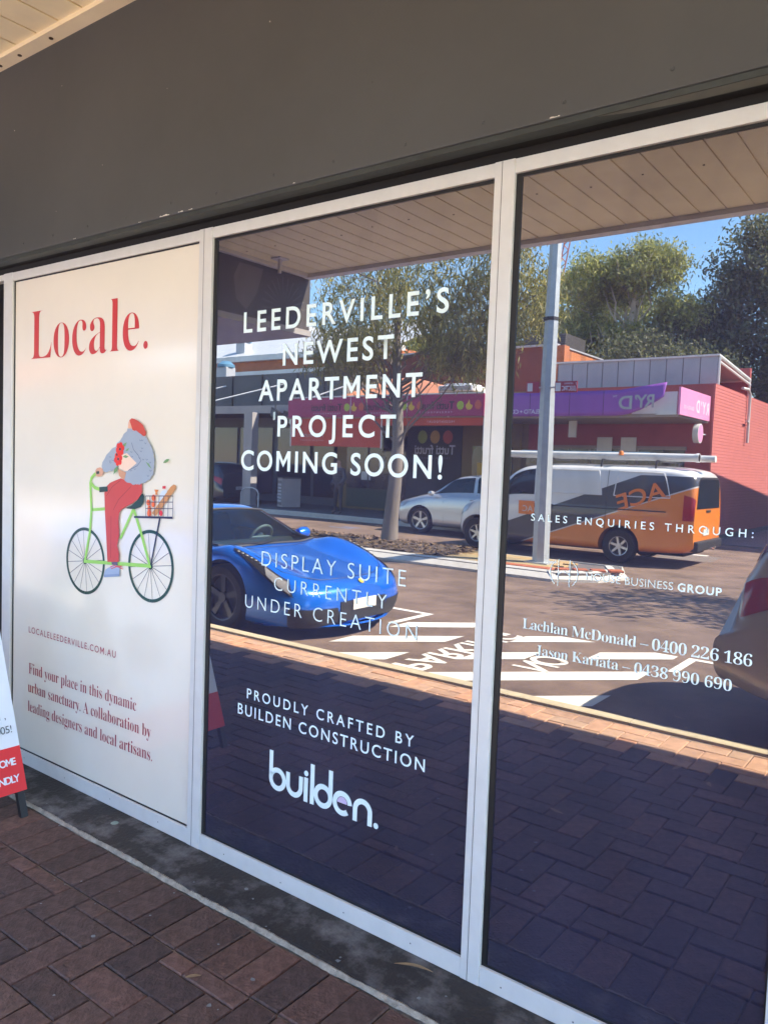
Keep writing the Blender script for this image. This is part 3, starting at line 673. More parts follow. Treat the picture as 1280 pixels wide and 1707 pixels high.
M['board_white'] = mat('white sign board', (.74, .77, .80), .35, 0, .04, 4)
M['board_red'] = mat('red sign print', (.72, .03, .035), .35, 0, .05, 6)
M['board_ink'] = mat('blue black ink', (.03, .04, .06), .4)
M['steel_black'] = mat('black steel leg', (.012, .012, .014), .45)
af = thing('a_frame_sign', 'white and red pavement sign on black legs beside the window', 'sign', (-3.345, -.285, 0))
# leaning panel: local (dy runs away from the wall, up the slope)
HX, HZ = -.345, .94; SL = math.hypot(HX, HZ); TOPZ = .10
def onboard(s, t, off=0.0):   # s: 0..1 along -Y (0.60 m), t: 0..1 up the slope
    nx, nz = HZ/SL, -HX/SL
    return (.02+HX*t+nx*off, -.60*s, TOPZ+HZ*t+nz*off)
def slab(s0, s1, t0, t1, o0, o1): return MB().add([onboard(a, b, c) for c in (o0, o1) for (a, b) in ((s0, t0), (s1, t0), (s1, t1), (s0, t1))], [(3,2,1,0),(4,5,6,7),(0,1,5,4),(1,2,6,5),(2,3,7,6),(3,0,4,7)])
slab(0, 1, 0, 1, -.004, 0).build('board', M['board_white'], af)
slab(.0, 1, .0, .198, .0005, .0015).build('red_band', M['board_red'], af)
bm_ = MB().add([(-.69-(p[0]-0), p[1], p[2]) for p in slab(0, 1, 0, 1, -.004, 0).v], [(3,2,1,0),(4,5,6,7),(0,1,5,4),(1,2,6,5),(2,3,7,6),(3,0,4,7)])
bm_.build('rear_board', M['board_white'], af)
MB().add([(-.69-p[0], p[1], p[2]) for p in slab(0, 1, 0, .198, .0005, .0015).v], [(3,2,1,0),(4,5,6,7),(0,1,5,4),(1,2,6,5),(2,3,7,6),(3,0,4,7)]).build('red_band', M['board_red'], af)
for s in (.02, .94):
    MB().prism([onboard(s, -.115, -.03), onboard(s+.05, -.115, -.03), onboard(s+.05, -.115, -.005), onboard(s, -.115, -.005)], Vector(onboard(s, 1))-Vector(onboard(s, -.115))).build('leg', M['steel_black'], af)
    MB().prism([(-.69-onboard(s, -.115, -.03)[0], *onboard(s, -.115)[1:]), (-.69-onboard(s+.05, -.115, -.03)[0], *onboard(s+.05, -.115)[1:]), (-.69-onboard(s+.05, -.115, -.005)[0], *onboard(s+.05, -.115)[1:]), (-.69-onboard(s, -.115, -.005)[0], *onboard(s, -.115)[1:])], Vector((.345*1.115, 0, .94*1.115))).build('leg', M['steel_black'], af)
up = Vector((HX, 0, HZ)).normalized()
def bt(s_txt, s_right, t, width, cap, m, off, ser=False):
    o = Vector(onboard(0, t, .0025)); o.y = -.60*s_right - width
    return lettering('lettering', s_txt, m, af, tuple(o), (0, 1, 0), width, cap, uz=tuple(up), off=off)
bt('OME', .05, .120, .074, .031, M['board_white'], .02); bt('NDLY', .04, .045, .094, .031, M['board_white'], .02)
bt('i,', .07, .325, .030, .032, M['board_ink'], -.004); bt('005!', .04, .262, .072, .032, M['board_ink'], -.004)
blob = [(.5, .62), (.25, .66), (.12, .64), (.085, .585), (.09, .50), (.14, .44), (.25, .40), (.5, .38)]
MB().poly([onboard(s, t, .002) for s, t in blob]).build('printed_shape', M['board_ink'], af)
# ================================================================== VEHICLES
def catmull(P, t):
    n = len(P); i = min(int(t), n-2); f = t-i
    p0 = P[max(i-1, 0)]; p1 = P[i]; p2 = P[i+1]; p3 = P[min(i+2, n-1)]
    return .5*((2*p1)+(-p0+p2)*f+(2*p0-5*p1+4*p2-p3)*f*f+(-p0+3*p1-3*p2+p3)*f**3)
class Loft:
    """a car shell: stations along x (front to rear), half profiles from sill to roof centre"""
    def __init__(s, st):
        s.st = np.array([[(x+(q[2] if len(q) > 2 else 0), q[0], q[1]) for q in p] for x, p in st])   # ns, np, 3
        s.ns, s.np_ = s.st.shape[:2]
    def at(s, u, v):
        return catmull(np.array([catmull(s.st[i], v) for i in range(s.ns)]), u)
    def u_of_x(s, x):
        xs = s.st[:, s.np_//2, 0]
        return float(np.interp(-x, -xs, np.arange(s.ns)))
    def normal(s, u, v):
        e = .02; a = s.at(min(u+e, s.ns-1), v)-s.at(max(u-e, 0), v); b = s.at(u, min(v+e, s.np_-1))-s.at(u, max(v-e, 0))
        n = np.cross(a, b); n = n/(np.linalg.norm(n)+1e-9)
        c = s.at(u, v); 
        if n[1]*c[1] + n[2]*(c[2]-.5)*.6 + n[0]*c[0]*.15 < 0: n = -n
        return n
    def shell(s, ku=6, kv=5):
        us = np.linspace(0, s.ns-1, (s.ns-1)*ku+1); vs = np.linspace(0, s.np_-1, (s.np_-1)*kv+1)
        rows = []
        for u in us:
            half = [s.at(u, v) for v in vs]
            rows.append([(p[0], p[1], p[2]) for p in half] + [(p[0], -p[1], p[2]) for p in half[-2::-1]])
        m = MB(); m.grid(rows); nc = len(rows[0]); nr = len(rows)
        for i in range(nr-1): m.f.append((i*nc, (i+1)*nc, (i+1)*nc+nc-1, i*nc+nc-1)); m.m.append(0)
        m.f.append(tuple(range(nc))); m.m.append(0); m.f.append(tuple((nr-1)*nc+k for k in range(nc))[::-1]); m.m.append(0)
        return m
    def patch(s, quad, off=.006, side=1, nu=10, nv=6, thick=.0):
        """quad: four (x, v) corners: front-low, front-high, rear-high, rear-low"""
        (x0, v0), (x1, v1), (x2, v2), (x3, v3) = quad; rows = []
        for i in range(nu+1):
            a = i/nu; row = []
            for j in range(nv+1):
                b = j/nv
                xx = (x0*(1-b)+x1*b)*(1-a)+(x3*(1-b)+x2*b)*a; vv = (v0*(1-b)+v1*b)*(1-a)+(v3*(1-b)+v2*b)*a
                u = s.u_of_x(xx); p = s.at(u, vv)+s.normal(u, vv)*off
                row.append((p[0], p[1]*side, p[2]))
            rows.append(row)
        return MB().grid(rows)
    def span(s, x0, x1, v, off=.006, nu=8, nv=8):
        """screen across the whole width between two x stations, from v on one side over to v on the other"""
        rows = []
        for i in range(nu+1):
            row = []; vs = np.linspace(v[0]+(v[1]-v[0])*i/nu, s.np_-1, nv)
            u = s.u_of_x(x0+(x1-x0)*i/nu)
            for vv in vs: p = s.at(u, vv)+s.normal(u, vv)*off; row.append(tuple(p))
            row += [(p[0], -p[1], p[2]) for p in row[-2::-1]]
            rows.append(row)
        return MB().grid(rows)
def cut(o, cyls):
    cm = MB()
    for (x, y0, y1, z, r) in cyls: cm.lathe([(0, y0), (r, y0), (r, y1), (0, y1)], (x, 0, z), (0, 1, 0), 36)
    me = cm.mesh('cutter'); bm = bmesh.new(); bm.from_mesh(me); bmesh.ops.remove_doubles(bm, verts=bm.verts[:], dist=1e-4); bmesh.ops.recalc_face_normals(bm, faces=bm.faces[:]); bm.to_mesh(me); bm.free()
    c = bpy.data.objects.new('cutter', me); COL.objects.link(c)
    for m in o.data.materials: me.materials.append(None)
    md = o.modifiers.new('b', 'BOOLEAN'); md.operation = 'DIFFERENCE'; md.object = c; md.solver = 'EXACT'
    par = o.parent; o.parent = None
    dg = bpy.context.evaluated_depsgraph_get(); dg.update()
    new = bpy.data.meshes.new_from_object(o.evaluated_get(dg)); o.modifiers.clear(); old = o.data; o.data = new; o.parent = par
    bpy.data.objects.remove(c); shade(new, 35)
M['tyre'] = mat('tyre rubber', (.018, .017, .017), .8, 0, .2, 30)
M['carglass'] = mat('tinted car glass', (.010, .018, .022), .02, 0, .1, 3, 0, 10, .55)
M['lampglass'] = mat('clear lamp glass', (.45, .46, .48), .06, .3, .2, 20, 0, 10, .9)
M['redlamp'] = mat('red lamp glass', (.42, .012, .015), .12, 0, .3, 30, 0, 10, .8)
M['plastic'] = mat('black plastic trim', (.02, .02, .021), .55, 0, .1)
M['chrome'] = mat('bright metal', (.7, .7, .7), .15, 1)
M['plate_w'] = mat('pale number plate', (.62, .62, .58), .5)
M['plate_y'] = mat('amber badge', (.75, .48, .04), .4)
M['underbody'] = mat('underbody', (.01, .01, .01), .9)
def wheel(par, x, y, z, r, w, rimmat, spokes=5, tag_=None, tw=.5, rf=.70):
    s = 1 if y > 0 else -1; rr = r*rf
    t = MB().lathe([(rr, -w/2+.01), (r-.03, -w/2), (r-.008, -w/2+.02), (r, -w/2+.05), (r, w/2-.05), (r-.008, w/2-.02), (r-.03, w/2), (rr, w/2-.01), (rr-.01, w/2-.03), (rr-.01, -w/2+.03)], (0, 0, 0), (0, 1, 0), 40, True).build('wheel', M['tyre'], par, True)
    t.location = (x, y, z)
    m = MB(); yo = s*(w/2-.025)
    m.lathe([(rr-.02, s*-.07), (rr-.012, s*.012), (rr, s*.016), (rr+.004, s*.006)], (0, yo, 0), (0, 1, 0), 36)
    m.disc((0, yo-.03*s, 0), r*.16, (0, s, 0), 16, .035)
    for k in range(spokes):
        a = 2*math.pi*k/spokes+.3
        for da in ((-.13, .13) if tw else (0,)):
            b = a+da*tw; d0 = Vector((math.cos(a), 0, math.sin(a))); d1 = Vector((math.cos(b), 0, math.sin(b))); t_ = Vector((-math.sin(b), 0, math.cos(b)))
            w0, w1 = r*.07, r*.06
            p = [d0*r*.1+t_*w0+Vector((0, yo-.012*s, 0)), d1*(rr-.008)+t_*w1+Vector((0, yo-.004*s, 0)), d1*(rr-.008)-t_*w1+Vector((0, yo-.004*s, 0)), d0*r*.1-t_*w0+Vector((0, yo-.012*s, 0))]
            m.prism(p, (0, -.03*s, 0))
    m.build('rim', rimmat, t, True, angle=30)
    d = MB().disc((0, yo-.07*s, 0), rr-.02, (0, s, 0), 24, .01); d.build('brake_disc', M['plastic'], t)
    return t

def clearglass(name, tint, amt):
    m = bpy.data.materials.new(name); m.use_nodes = True; n = m.node_tree.nodes; l = m.node_tree.links; n.remove(n['Principled BSDF'])
    t = n.new('ShaderNodeBsdfTransparent'); t.inputs[0].default_value = (*tint, 1); g = n.new('ShaderNodeBsdfGlossy'); g.inputs['Roughness'].default_value = .01
    f = n.new('ShaderNodeFresnel'); f.inputs[0].default_value = 1.5; a = n.new('ShaderNodeMath'); a.operation = 'ADD'; a.inputs[1].default_value = amt; l.new(f.outputs[0], a.inputs[0])
    x = n.new('ShaderNodeMixShader'); l.new(a.outputs[0], x.inputs[0]); l.new(t.outputs[0], x.inputs[1]); l.new(g.outputs[0], x.inputs[2]); l.new(x.outputs[0], n['Material Output'].inputs[0]); return m
M['windscreen'] = clearglass('clear windscreen', (.55, .72, .74), .03)
M['cabin'] = mat('dark cabin trim', (.03, .03, .032), .8); M['seat'] = mat('tan leather', (.20, .11, .06), .6)
def hole(o, patch, d):
    from mathutils.kdtree import KDTree
    kd = KDTree(len(patch.v))
    for i, v in enumerate(patch.v): kd.insert(v, i)
    kd.balance(); bm = bmesh.new(); bm.from_mesh(o.data)
    bad = [f for f in bm.faces if kd.find(f.calc_center_median())[2] < d]
    bmesh.ops.delete(bm, geom=bad, context='FACES'); bm.to_mesh(o.data); bm.free()
# ---------------------------------------------------------------- low blue sports car
M['blue'] = mat('blue metallic paint', (.001, .15, .76), .22, .3, .04, 2, 0, 10, .5, 1.0)
M['dark_rim'] = mat('dark alloy', (.10, .10, .105), .35, .8)
st = [(2.24, [(.10,.15),(.24,.17),(.33,.24),(.37,.33),(.34,.42),(.27,.47),(.18,.50),(.09,.51),(0,.515)]),
 (2.12, [(.50,.11),(.66,.15),(.74,.24),(.77,.35),(.71,.47),(.56,.525),(.38,.55),(.2,.565),(0,.57)]),
 (1.88, [(.70,.10),(.86,.15),(.91,.27),(.92,.42),(.87,.58),(.71,.645),(.45,.61),(.22,.61),(0,.615)]),
 (1.5, [(.75,.10),(.93,.16),(.965,.32),(.965,.52),(.91,.73),(.75,.795),(.48,.70),(.24,.685),(0,.685)]),
 (1.13, [(.75,.10),(.95,.17),(.98,.35),(.98,.58),(.92,.81),(.76,.875),(.5,.765),(.25,.745),(0,.745)]),
 (.78, [(.75,.10),(.94,.17),(.955,.38),(.95,.60),(.90,.78),(.79,.835),(.56,.82),(.27,.825),(0,.83)]),
 (.42, [(.75,.10),(.93,.17),(.94,.40),(.93,.62),(.88,.79),(.78,.87),(.64,.985),(.35,1.01),(0,1.02)]),
 (.0, [(.75,.10),(.93,.17),(.945,.40),(.93,.64),(.87,.81),(.77,.91),(.61,1.14),(.35,1.185),(0,1.195)]),
 (-.4, [(.75,.10),(.93,.17),(.95,.40),(.94,.65),(.88,.83),(.77,.92),(.60,1.165),(.35,1.205),(0,1.215)]),
 (-.9, [(.75,.11),(.95,.2),(.97,.42),(.97,.66),(.92,.85),(.79,.92),(.55,1.09),(.32,1.145),(0,1.16)]),
 (-1.5, [(.75,.12),(.96,.2),(.985,.42),(.985,.7),(.93,.89),(.79,.94),(.55,1.0),(.32,1.03),(0,1.04)]),
 (-2.1, [(.7,.16),(.88,.24),(.93,.45),(.93,.7),(.88,.86),(.72,.91),(.5,.93),(.25,.94),(0,.94)]),
 (-2.34, [(.5,.2),(.75,.28),(.82,.48),(.82,.68),(.76,.82),(.6,.87),(.4,.88),(.2,.88),(0,.88)])]
L = Loft(st)
sp = thing('sports_car', 'low bright blue sports car parked at the near kerb', 'car', (-7.25, -4.27, -.15), 0)
b = L.shell(5, 5).build('body', [M['blue']], sp, True)
cut(b, [(1.13, .62, 1.2, .345, .395), (1.13, -1.2, -.62, .345, .395), (-1.52, .62, 1.2, .345, .40), (-1.52, -1.2, -.62, .345, .40)])
MB().box(-1.95, 1.55, -.72, .72, .14, .6).build('underbody', M['underbody'], sp)
hole(b, L.span(.74, .13, (5.55, 6.1), .0, 40, 40), .030)
L.span(.80, .08, (5.25, 5.95), .007, 14).build('windscreen', M['windscreen'], sp, True)
for pts in ([(.82, v) for v in np.linspace(5.2, 8, 10)], [(.09, v) for v in np.linspace(5.92, 8, 10)], [(x_, 5.25+(.8-x_)) for x_ in np.linspace(.82, .09, 10)]):
    for s in (1, -1): MB().tube([(L.at(L.u_of_x(a_), b_)+L.normal(L.u_of_x(a_), b_)*.006)*np.array([1, s, 1]) for a_, b_ in pts], .018, 6).build('screen_surround', M['plastic'], sp, True)
MB().prism([(.78, -.62, .70), (.60, -.62, .86), (.42, -.62, .84), (.40, -.62, .55), (.78, -.62, .55)], (0, 1.24, 0)).build('dashboard', M['cabin'], sp, bevel=.02)
MB().box(-.95, .6, -.72, .72, .56, .60).box(-1.0, -.92, -.62, .62, .6, 1.02).build('cabin_floor', M['cabin'], sp)
for s in (1, -1):
    MB().prism([(.05, s*.36-.22, .60), (-.42, s*.36-.22, .60), (-.60, s*.36-.22, 1.06), (-.48, s*.36-.22, 1.08), (-.32, s*.36-.22, .74), (.05, s*.36-.22, .72)], (0, .44, 0)).build('seat', M['seat'], sp, bevel=.04)
sw = MB(); sw.lathe([(.165+.016*math.cos(a), .016*math.sin(a)) for a in np.linspace(0, 2*math.pi, 9)[:-1]], (.34, -.36, .84), (-.85, 0, .5), 24, True); sw.disc((.34, -.36, .84), .05, (-.85, 0, .5), 10, .03)
sw.tube([(.34, -.52, .84), (.34, -.20, .84)], .016, 6); sw.build('steering_wheel', M['under_grey'], sp, True)
L.span(-.75, -1.55, (6.0, 6.3), .007).build('rear_window', M['carglass'], sp, True)
for s in (1, -1):
    L.patch([(.42, 5.05), (.12, 5.95), (-.55, 5.95), (-.85, 5.05)], .006, s).build('side_window', M['carglass'], sp, True)
    hl = L.patch([(2.02, 3.45), (1.93, 4.36), (1.20, 4.50), (1.24, 4.34)], .008, s, 14, 5).build('headlight', M['plastic'], sp, True)
    L.patch([(1.99, 3.58), (1.92, 4.22), (1.66, 4.30), (1.72, 3.92)], .014, s, 6, 4).build('lamp_glass', M['lampglass'], hl, True)
    ml_ = MB()
    for k in range(7):
        u = L.u_of_x(1.66-.06*k); p = L.at(u, 4.33)+L.normal(u, 4.33)*.014; ml_.box(p[0]-.012, p[0]+.012, s*p[1]-.008, s*p[1]+.008, p[2]-.004, p[2]+.004)
    ml_.build('running_lights', M['plate_w'], hl)
    L.patch([(2.225, .75), (2.225, 2.9), (1.99, 2.7), (1.93, .6)], .006, s, 10, 6).build('side_intake', M['plastic'], sp, True)
    L.patch([(-.55, 2.4), (-.95, 3.6), (-1.08, 3.5), (-1.02, 1.7)], .006, s, 6, 4).build('side_scoop', M['plastic'], sp, True)
    mr = MB(); mr.lathe([(0, .12), (.05, .10), (.075, .03), (.075, -.04), (.05, -.08), (0, -.09)], (.40, s*1.04, .86), (0, 1, 0), 14)
    mr.tube([(.44, s*.86, .80), (.40, s*1.0, .85)], .016)
    mr.build('door_mirror', M['blue'], sp, True)
    for (xx, ww) in ((1.13, .245), (-1.52, .30)): wheel(sp, xx, s*(.965-ww/2), .345, .345, ww, M['dark_rim'], 5)
    L.patch([(-2.335, 3.6), (-2.335, 4.3), (-2.2, 4.3), (-2.2, 3.6)], .012, s, 3, 3).build('tail_lamp', M['redlamp'], sp, True)
    MB().tube([L.at(L.u_of_x(x_), v_)*np.array([1, s, 1])+np.array([0, s*.003, 0]) for x_, v_ in ((.66, 4.6), (.68, 3.0), (.62, 1.4), (.0, 1.2), (-.55, 1.3), (-.62, 2.5), (-.6, 4.5))], .004, 5).build('door_seam', M['plastic'], sp)
MB().box(2.225, 2.247, -.37, .37, .17, .375).build('front_grille', M['plastic'], sp)
MB().box(2.246, 2.262, -.19, .19, .275, .385).build('number_plate', M['plate_w'], sp, bevel=.004)
bd = MB(); p = L.at(.55, 8); bd.disc((p[0]+.006, 0, p[2]+.008), .033, (.8, 0, 1), 12, .004); bd.build('nose_badge', M['plate_y'], sp, True)
spm = MB(); pts = []
for a in np.linspace(-1, 1, 25): pts.append((2.27-.55*abs(a)**2.6, a*.93, .125+.02*abs(a)))
rows = [[(x-.0, y, z+.012), (x+.025, y*1.01, z), (x-.0, y, z-.012), (x-.25, y*.95, z-.012)] for x, y, z in pts]
spm.grid(rows).build('front_splitter', M['blue'], sp, True)
for pts in ([(2.06, 8), (2.05, 7), (2.0, 6), (1.93, 5.2), (1.8, 4.75), (1.5, 4.7), (1.15, 4.75), (.86, 4.95)], [(.86, 4.95), (.88, 6), (.9, 7), (.9, 8)]):
    for s in (1, -1):
        MB().tube([np.array(L.at(L.u_of_x(a_), b_))*np.array([1, s, 1])+np.array([0, 0, .0015]) for a_, b_ in pts], .0035, 5).build('bonnet_seam', M['plastic'], sp)
MB().tube([(.80, .55, .842), (.86, .1, .845), (.82, -.25, .86)], .007, 5).build('wiper', M['plastic'], sp)

# ---------------------------------------------------------------- shared hatch shape
def hatch(name, label, loc, rz, paint, h=1.0, ln=1.0, suv=False, group=None, cab=0):
    st = [(2.17, [(.40,.25),(.6,.32),(.66,.45),(.66,.56),(.62,.66),(.5,.71),(.35,.73),(.18,.74),(0,.745)]),
     (1.97, [(.65,.20),(.83,.28),(.87,.45),(.87,.6),(.82,.74),(.7,.80),(.48,.82),(.24,.83),(0,.84)]),
     (1.35, [(.7,.20),(.88,.28),(.90,.5),(.90,.7),(.86,.85),(.76,.92),(.5,.96),(.25,.98),(0,.985)]),
     (.88, [(.7,.20),(.88,.28),(.90,.5),(.90,.72),(.87,.9),(.79,.98),(.60,1.02),(.30,1.05),(0,1.06)]),
     (.3, [(.7,.20),(.88,.28),(.90,.5),(.90,.74),(.87,.93),(.79,1.03),(.65,1.33),(.34,1.39),(0,1.40)]),
     (-.2, [(.7,.20),(.88,.28),(.90,.5),(.90,.74),(.87,.94),(.80,1.05),(.67,1.43),(.36,1.49),(0,1.50)]),
     (-1.1, [(.7,.20),(.88,.28),(.90,.5),(.90,.75),(.87,.95),(.80,1.06),(.67,1.42),(.36,1.48),(0,1.49)])]
    if suv: st += [(-1.75, [(.7,.24),(.88,.3),(.90,.5),(.90,.76),(.88,.97),(.81,1.08),(.67,1.38),(.36,1.45),(0,1.46)]),
     (-2.08, [(.68,.28),(.86,.33),(.90,.47),(.895,.68),(.87,.80),(.82,1.03),(.68,1.20),(.36,1.28),(0,1.30)]),
     (-2.26, [(.55,.33,-.02),(.80,.38,-.06),(.87,.47,-.09),(.86,.62,-.09),(.83,.70,.02),(.76,.95,.05),(.56,1.03,.06),(.30,1.07,.05),(0,1.08,.05)])]
    else: st += [(-1.75, [(.7,.22),(.87,.3),(.90,.5),(.90,.75),(.87,.95),(.78,1.06),(.62,1.32),(.34,1.38),(0,1.39)]),
     (-2.1, [(.65,.25),(.84,.32),(.87,.5),(.87,.72),(.83,.9),(.72,1.0),(.55,1.1),(.3,1.13),(0,1.14)]),
     (-2.22, [(.5,.3),(.72,.36),(.77,.5),(.77,.7),(.72,.85),(.6,.92),(.45,.96),(.24,.98),(0,.985)])]
    st = [(x*ln, [(q[0], q[1]*h)+tuple(q[2:]) for q in p]) for x, p in st]
    fx = lambda x: x+cab*max(0, 1-abs(x/ln-.6)/1.3)
    st = [(fx(x), p) for x, p in st]
    L = Loft(st); c = thing(name, label, 'car', loc, rz, group)
    b = L.shell(5, 4).build('body', [paint], c, True); wr = .33*h
    cut(b, [(1.33*ln, .55, 1.2, wr, wr+.055), (1.33*ln, -1.2, -.55, wr, wr+.055), (-1.30*ln, .55, 1.2, wr, wr+.055), (-1.30*ln, -1.2, -.55, wr, wr+.055)])
    MB().box(-1.9*ln, 1.9*ln, -.68, .68, .2, .7).build('underbody', M['underbody'], c)
    L.span(fx(.86*ln), fx(.12*ln), (5.5, 6.1), .006).build('windscreen', M['carglass'], c, True)
    L.span(-1.80*ln if suv else -1.55*ln, -2.16*ln if suv else -2.08*ln, (6.1, 5.7), .006).build('rear_window', M['carglass'], c, True)
    for s in (1, -1):
        for q in ([(.72, 5.08), (.22, 5.95), (-.30, 6.0), (-.32, 5.08)], [(-.40, 5.08), (-.38, 6.0), (-1.10, 5.95), (-1.12, 5.08)], [(-1.2, 5.1), (-1.18, 5.9), (-1.55, 5.85), (-1.78, 5.15)]):
            L.patch([(fx(x*ln), v) for x, v in q], .006, s, 8, 5).build('side_window', M['carglass'], c, True)
        L.patch([(2.08*ln, 3.2), (2.0*ln, 4.3), (1.68*ln, 4.2), (1.82*ln, 3.3)], .008, s, 6, 4).build('headlight', M['lampglass'], c, True)
        if suv: L.patch([(-1.72*ln, 3.75), (-1.80*ln, 4.75), (-2.20*ln, 4.95), (-2.20*ln, 4.2)], .012, s, 8, 5).build('tail_lamp', M['redlamp'], c, True)
        else: L.patch([(-1.95*ln, 3.2), (-2.0*ln, 4.5), (-2.215*ln, 4.2), (-2.215*ln, 3.2)], .010, s, 6, 4).build('tail_lamp', M['redlamp'], c, True)
        m = MB().lathe([(0, .10), (.05, .08), (.07, 0), (.06, -.07), (0, -.09)], (fx(.62*ln), s*1.0, 1.02*h), (0, 1, 0), 12); m.build('door_mirror', paint, c, True)
        for xx in (1.33*ln, -1.30*ln): wheel(c, xx, s*(.89-.11), wr, wr, .21, M['alloy'], 5)
        for xx in (-.28, -1.05):
            p = L.at(L.u_of_x(xx*ln), 3.75); MB().tube([(p[0]+.09, s*(p[1]+.012), p[2]), (p[0]-.09, s*(p[1]+.014), p[2])], .014, 6).build('door_handle', M['chrome'], c)
        for xx in (.62, -.34, -1.16):
            MB().tube([L.at(L.u_of_x(xx*ln+dx), v_)*np.array([1, s, 1])+np.array([0, s*.002, 0]) for dx, v_ in ((0, 4.9), (.0, 3.5), (-.02, 1.3))], .004, 4).build('door_seam', M['plastic'], c)
    MB().box(2.13*ln, 2.19*ln, -.45, .45, .36*h, .5*h).build('front_grille', M['plastic'], c)
    MB().box(-2.30*ln if suv else -2.235*ln, -2.26*ln if suv else -2.215*ln, -.19, .19, .60*h, .71*h).build('number_plate', M['plate_w'], c)
    MB().box(-2.32*ln if suv else -2.24*ln, -2.2*ln, -.62, .62, .34*h, .48*h).build('rear_bumper', M['plastic'], c, bevel=.02)
    for s in (1, -1): MB().tube([(.05*ln, s*.60, 1.44*h), (-.3*ln, s*.62, 1.50*h), (-1.2*ln, s*.62, 1.49*h), (-1.6*ln, s*.60, 1.42*h)], .014, 6).build('roof_rail', M['chrome'], c)
    return c
M['alloy'] = mat('alloy wheel', (.55, .55, .55), .3, .8)
M['silver'] = mat('silver paint', (.56, .58, .60), .3, .5, .04, 3, 0, 10, .5, .8)
M['olive'] = mat('dark bronze grey paint', (.50, .47, .42), .32, .15, .05, 3, 0, 10, .5, 1)
M['graphite'] = mat('graphite paint', (.03, .034, .036), .3, .4, .05, 3, 0, 10, .5, 1)
hatch('hatchback', 'pale silver hatchback parked across the road behind the van', (-10.22, -15.76, -.15), math.pi, M['silver'], 1.05, 1.0, False, None, .30)
hatch('four_wheel_drive', 'bronze grey car parked at the near kerb, only its tail showing', (1.17, -4.22, -.15), 0, M['olive'], 1.12, 1.06, True)
hatch('four_wheel_drive', 'dark grey car with a red tail lamp on the far left', (-23.85, -17.75, -.15), math.pi, M['graphite'], 1.08, 1.04, True)

# ---------------------------------------------------------------- tradesman's van
m = mat('van livery', (.8, .8, .8), .3, 0, .03, 3, 0, 10, .5, .7)
n = m.node_tree.nodes; l = m.node_tree.links
sx = n.new('ShaderNodeSeparateXYZ'); l.new([t for t in n if t.type == 'TEX_COORD'][0].outputs['Object'], sx.inputs[0])
def line_node(k, c):
    a = n.new('ShaderNodeMath'); a.operation = 'MULTIPLY_ADD'; a.inputs[1].default_value = k; a.inputs[2].default_value = c; l.new(sx.outputs['X'], a.inputs[0])
    g = n.new('ShaderNodeMath'); g.operation = 'GREATER_THAN'; l.new(sx.outputs['Z'], g.inputs[0]); l.new(a.outputs[0], g.inputs[1]); return g
g1 = line_node(-.385, 1.173); g2 = line_node(-.368, .642); g3 = line_node(-.368, .615)
def mix(a, b, g):
    x_ = n.new('ShaderNodeMix'); x_.data_type = 'RGBA'; l.new(g.outputs[0], x_.inputs[0])
    for k, c in ((6, a), (7, b)):
        if isinstance(c, tuple): x_.inputs[k].default_value = (*c, 1)
        else: l.new(c, x_.inputs[k])
    return x_.outputs[2]
c = mix((.82, .24, .012), (.62, .60, .58), g3); c = mix(c, (.045, .043, .045), g2); gz = n.new('ShaderNodeMath'); gz.operation = 'GREATER_THAN'; gz.inputs[1].default_value = 1.74; l.new(sx.outputs['Z'], gz.inputs[0])
gm_ = n.new('ShaderNodeMath'); gm_.operation = 'MAXIMUM'; l.new(g1.outputs[0], gm_.inputs[0]); l.new(gz.outputs[0], gm_.inputs[1])
c = mix(c, (.78, .78, .77), gm_)
l.new(c, n['Principled BSDF'].inputs['Base Color']); M['livery'] = m
M['van_white'] = mat('white van paint', (.78, .78, .77), .3, 0, .03, 3, 0, 10, .5, .7)
M['van_orange'] = mat('orange vinyl', (.85, .22, .015), .4)
M['pvc'] = mat('white plastic pipe', (.78, .77, .73), .45)
tail = [(.7, .30), (.91, .36), (.955, .58), (.955, .95), (.93, 1.25), (.86, 1.66), (.74, 1.80), (.39, 1.86), (0, 1.87)]
st = [(2.59, [(.50,.28),(.7,.34),(.76,.48),(.76,.62),(.72,.73),(.6,.79),(.42,.83),(.2,.85),(0,.86)]),
 (2.42, [(.7,.24),(.89,.3),(.93,.5),(.93,.72),(.89,.88),(.78,.96),(.55,1.0),(.28,1.02),(0,1.03)]),
 (2.05, [(.74,.24),(.94,.3),(.96,.55),(.96,.85),(.94,1.03),(.86,1.10),(.62,1.14),(.3,1.16),(0,1.17)]),
 (1.72, [(.75,.24),(.94,.3),(.96,.55),(.96,.9),(.94,1.10),(.88,1.24),(.70,1.34),(.36,1.38),(0,1.39)]),
 (1.2, [(.75,.24),(.94,.3),(.965,.55),(.965,.95),(.945,1.16),(.88,1.62),(.73,1.76),(.38,1.81),(0,1.82)]),
 (.6, [(.75,.24),(.94,.3),(.965,.55),(.965,.95),(.945,1.2),(.885,1.72),(.77,1.86),(.4,1.915),(0,1.925)]),
 (-.6, [(.75,.24),(.94,.3),(.965,.55),(.965,.95),(.945,1.2),(.885,1.73),(.77,1.87),(.4,1.925),(0,1.935)]),
 (-1.9, [(.75,.26),(.94,.32),(.965,.55),(.965,.95),(.945,1.2),(.885,1.72),(.77,1.86),(.4,1.915),(0,1.925)]),
 (-2.38, tail), (-2.52, [(.66,.36),(.86,.40),(.92,.58),(.92,.95),(.88,1.22),(.79,1.55),(.67,1.70),(.36,1.78),(0,1.79)])]
L = Loft(st)
van = thing('delivery_van', "white and orange tradesman's van with pipe tubes on its roof", 'van', (-6.63, -13.86, -.15), math.pi)
b = L.shell(5, 4).build('body', [M['livery']], van, True)
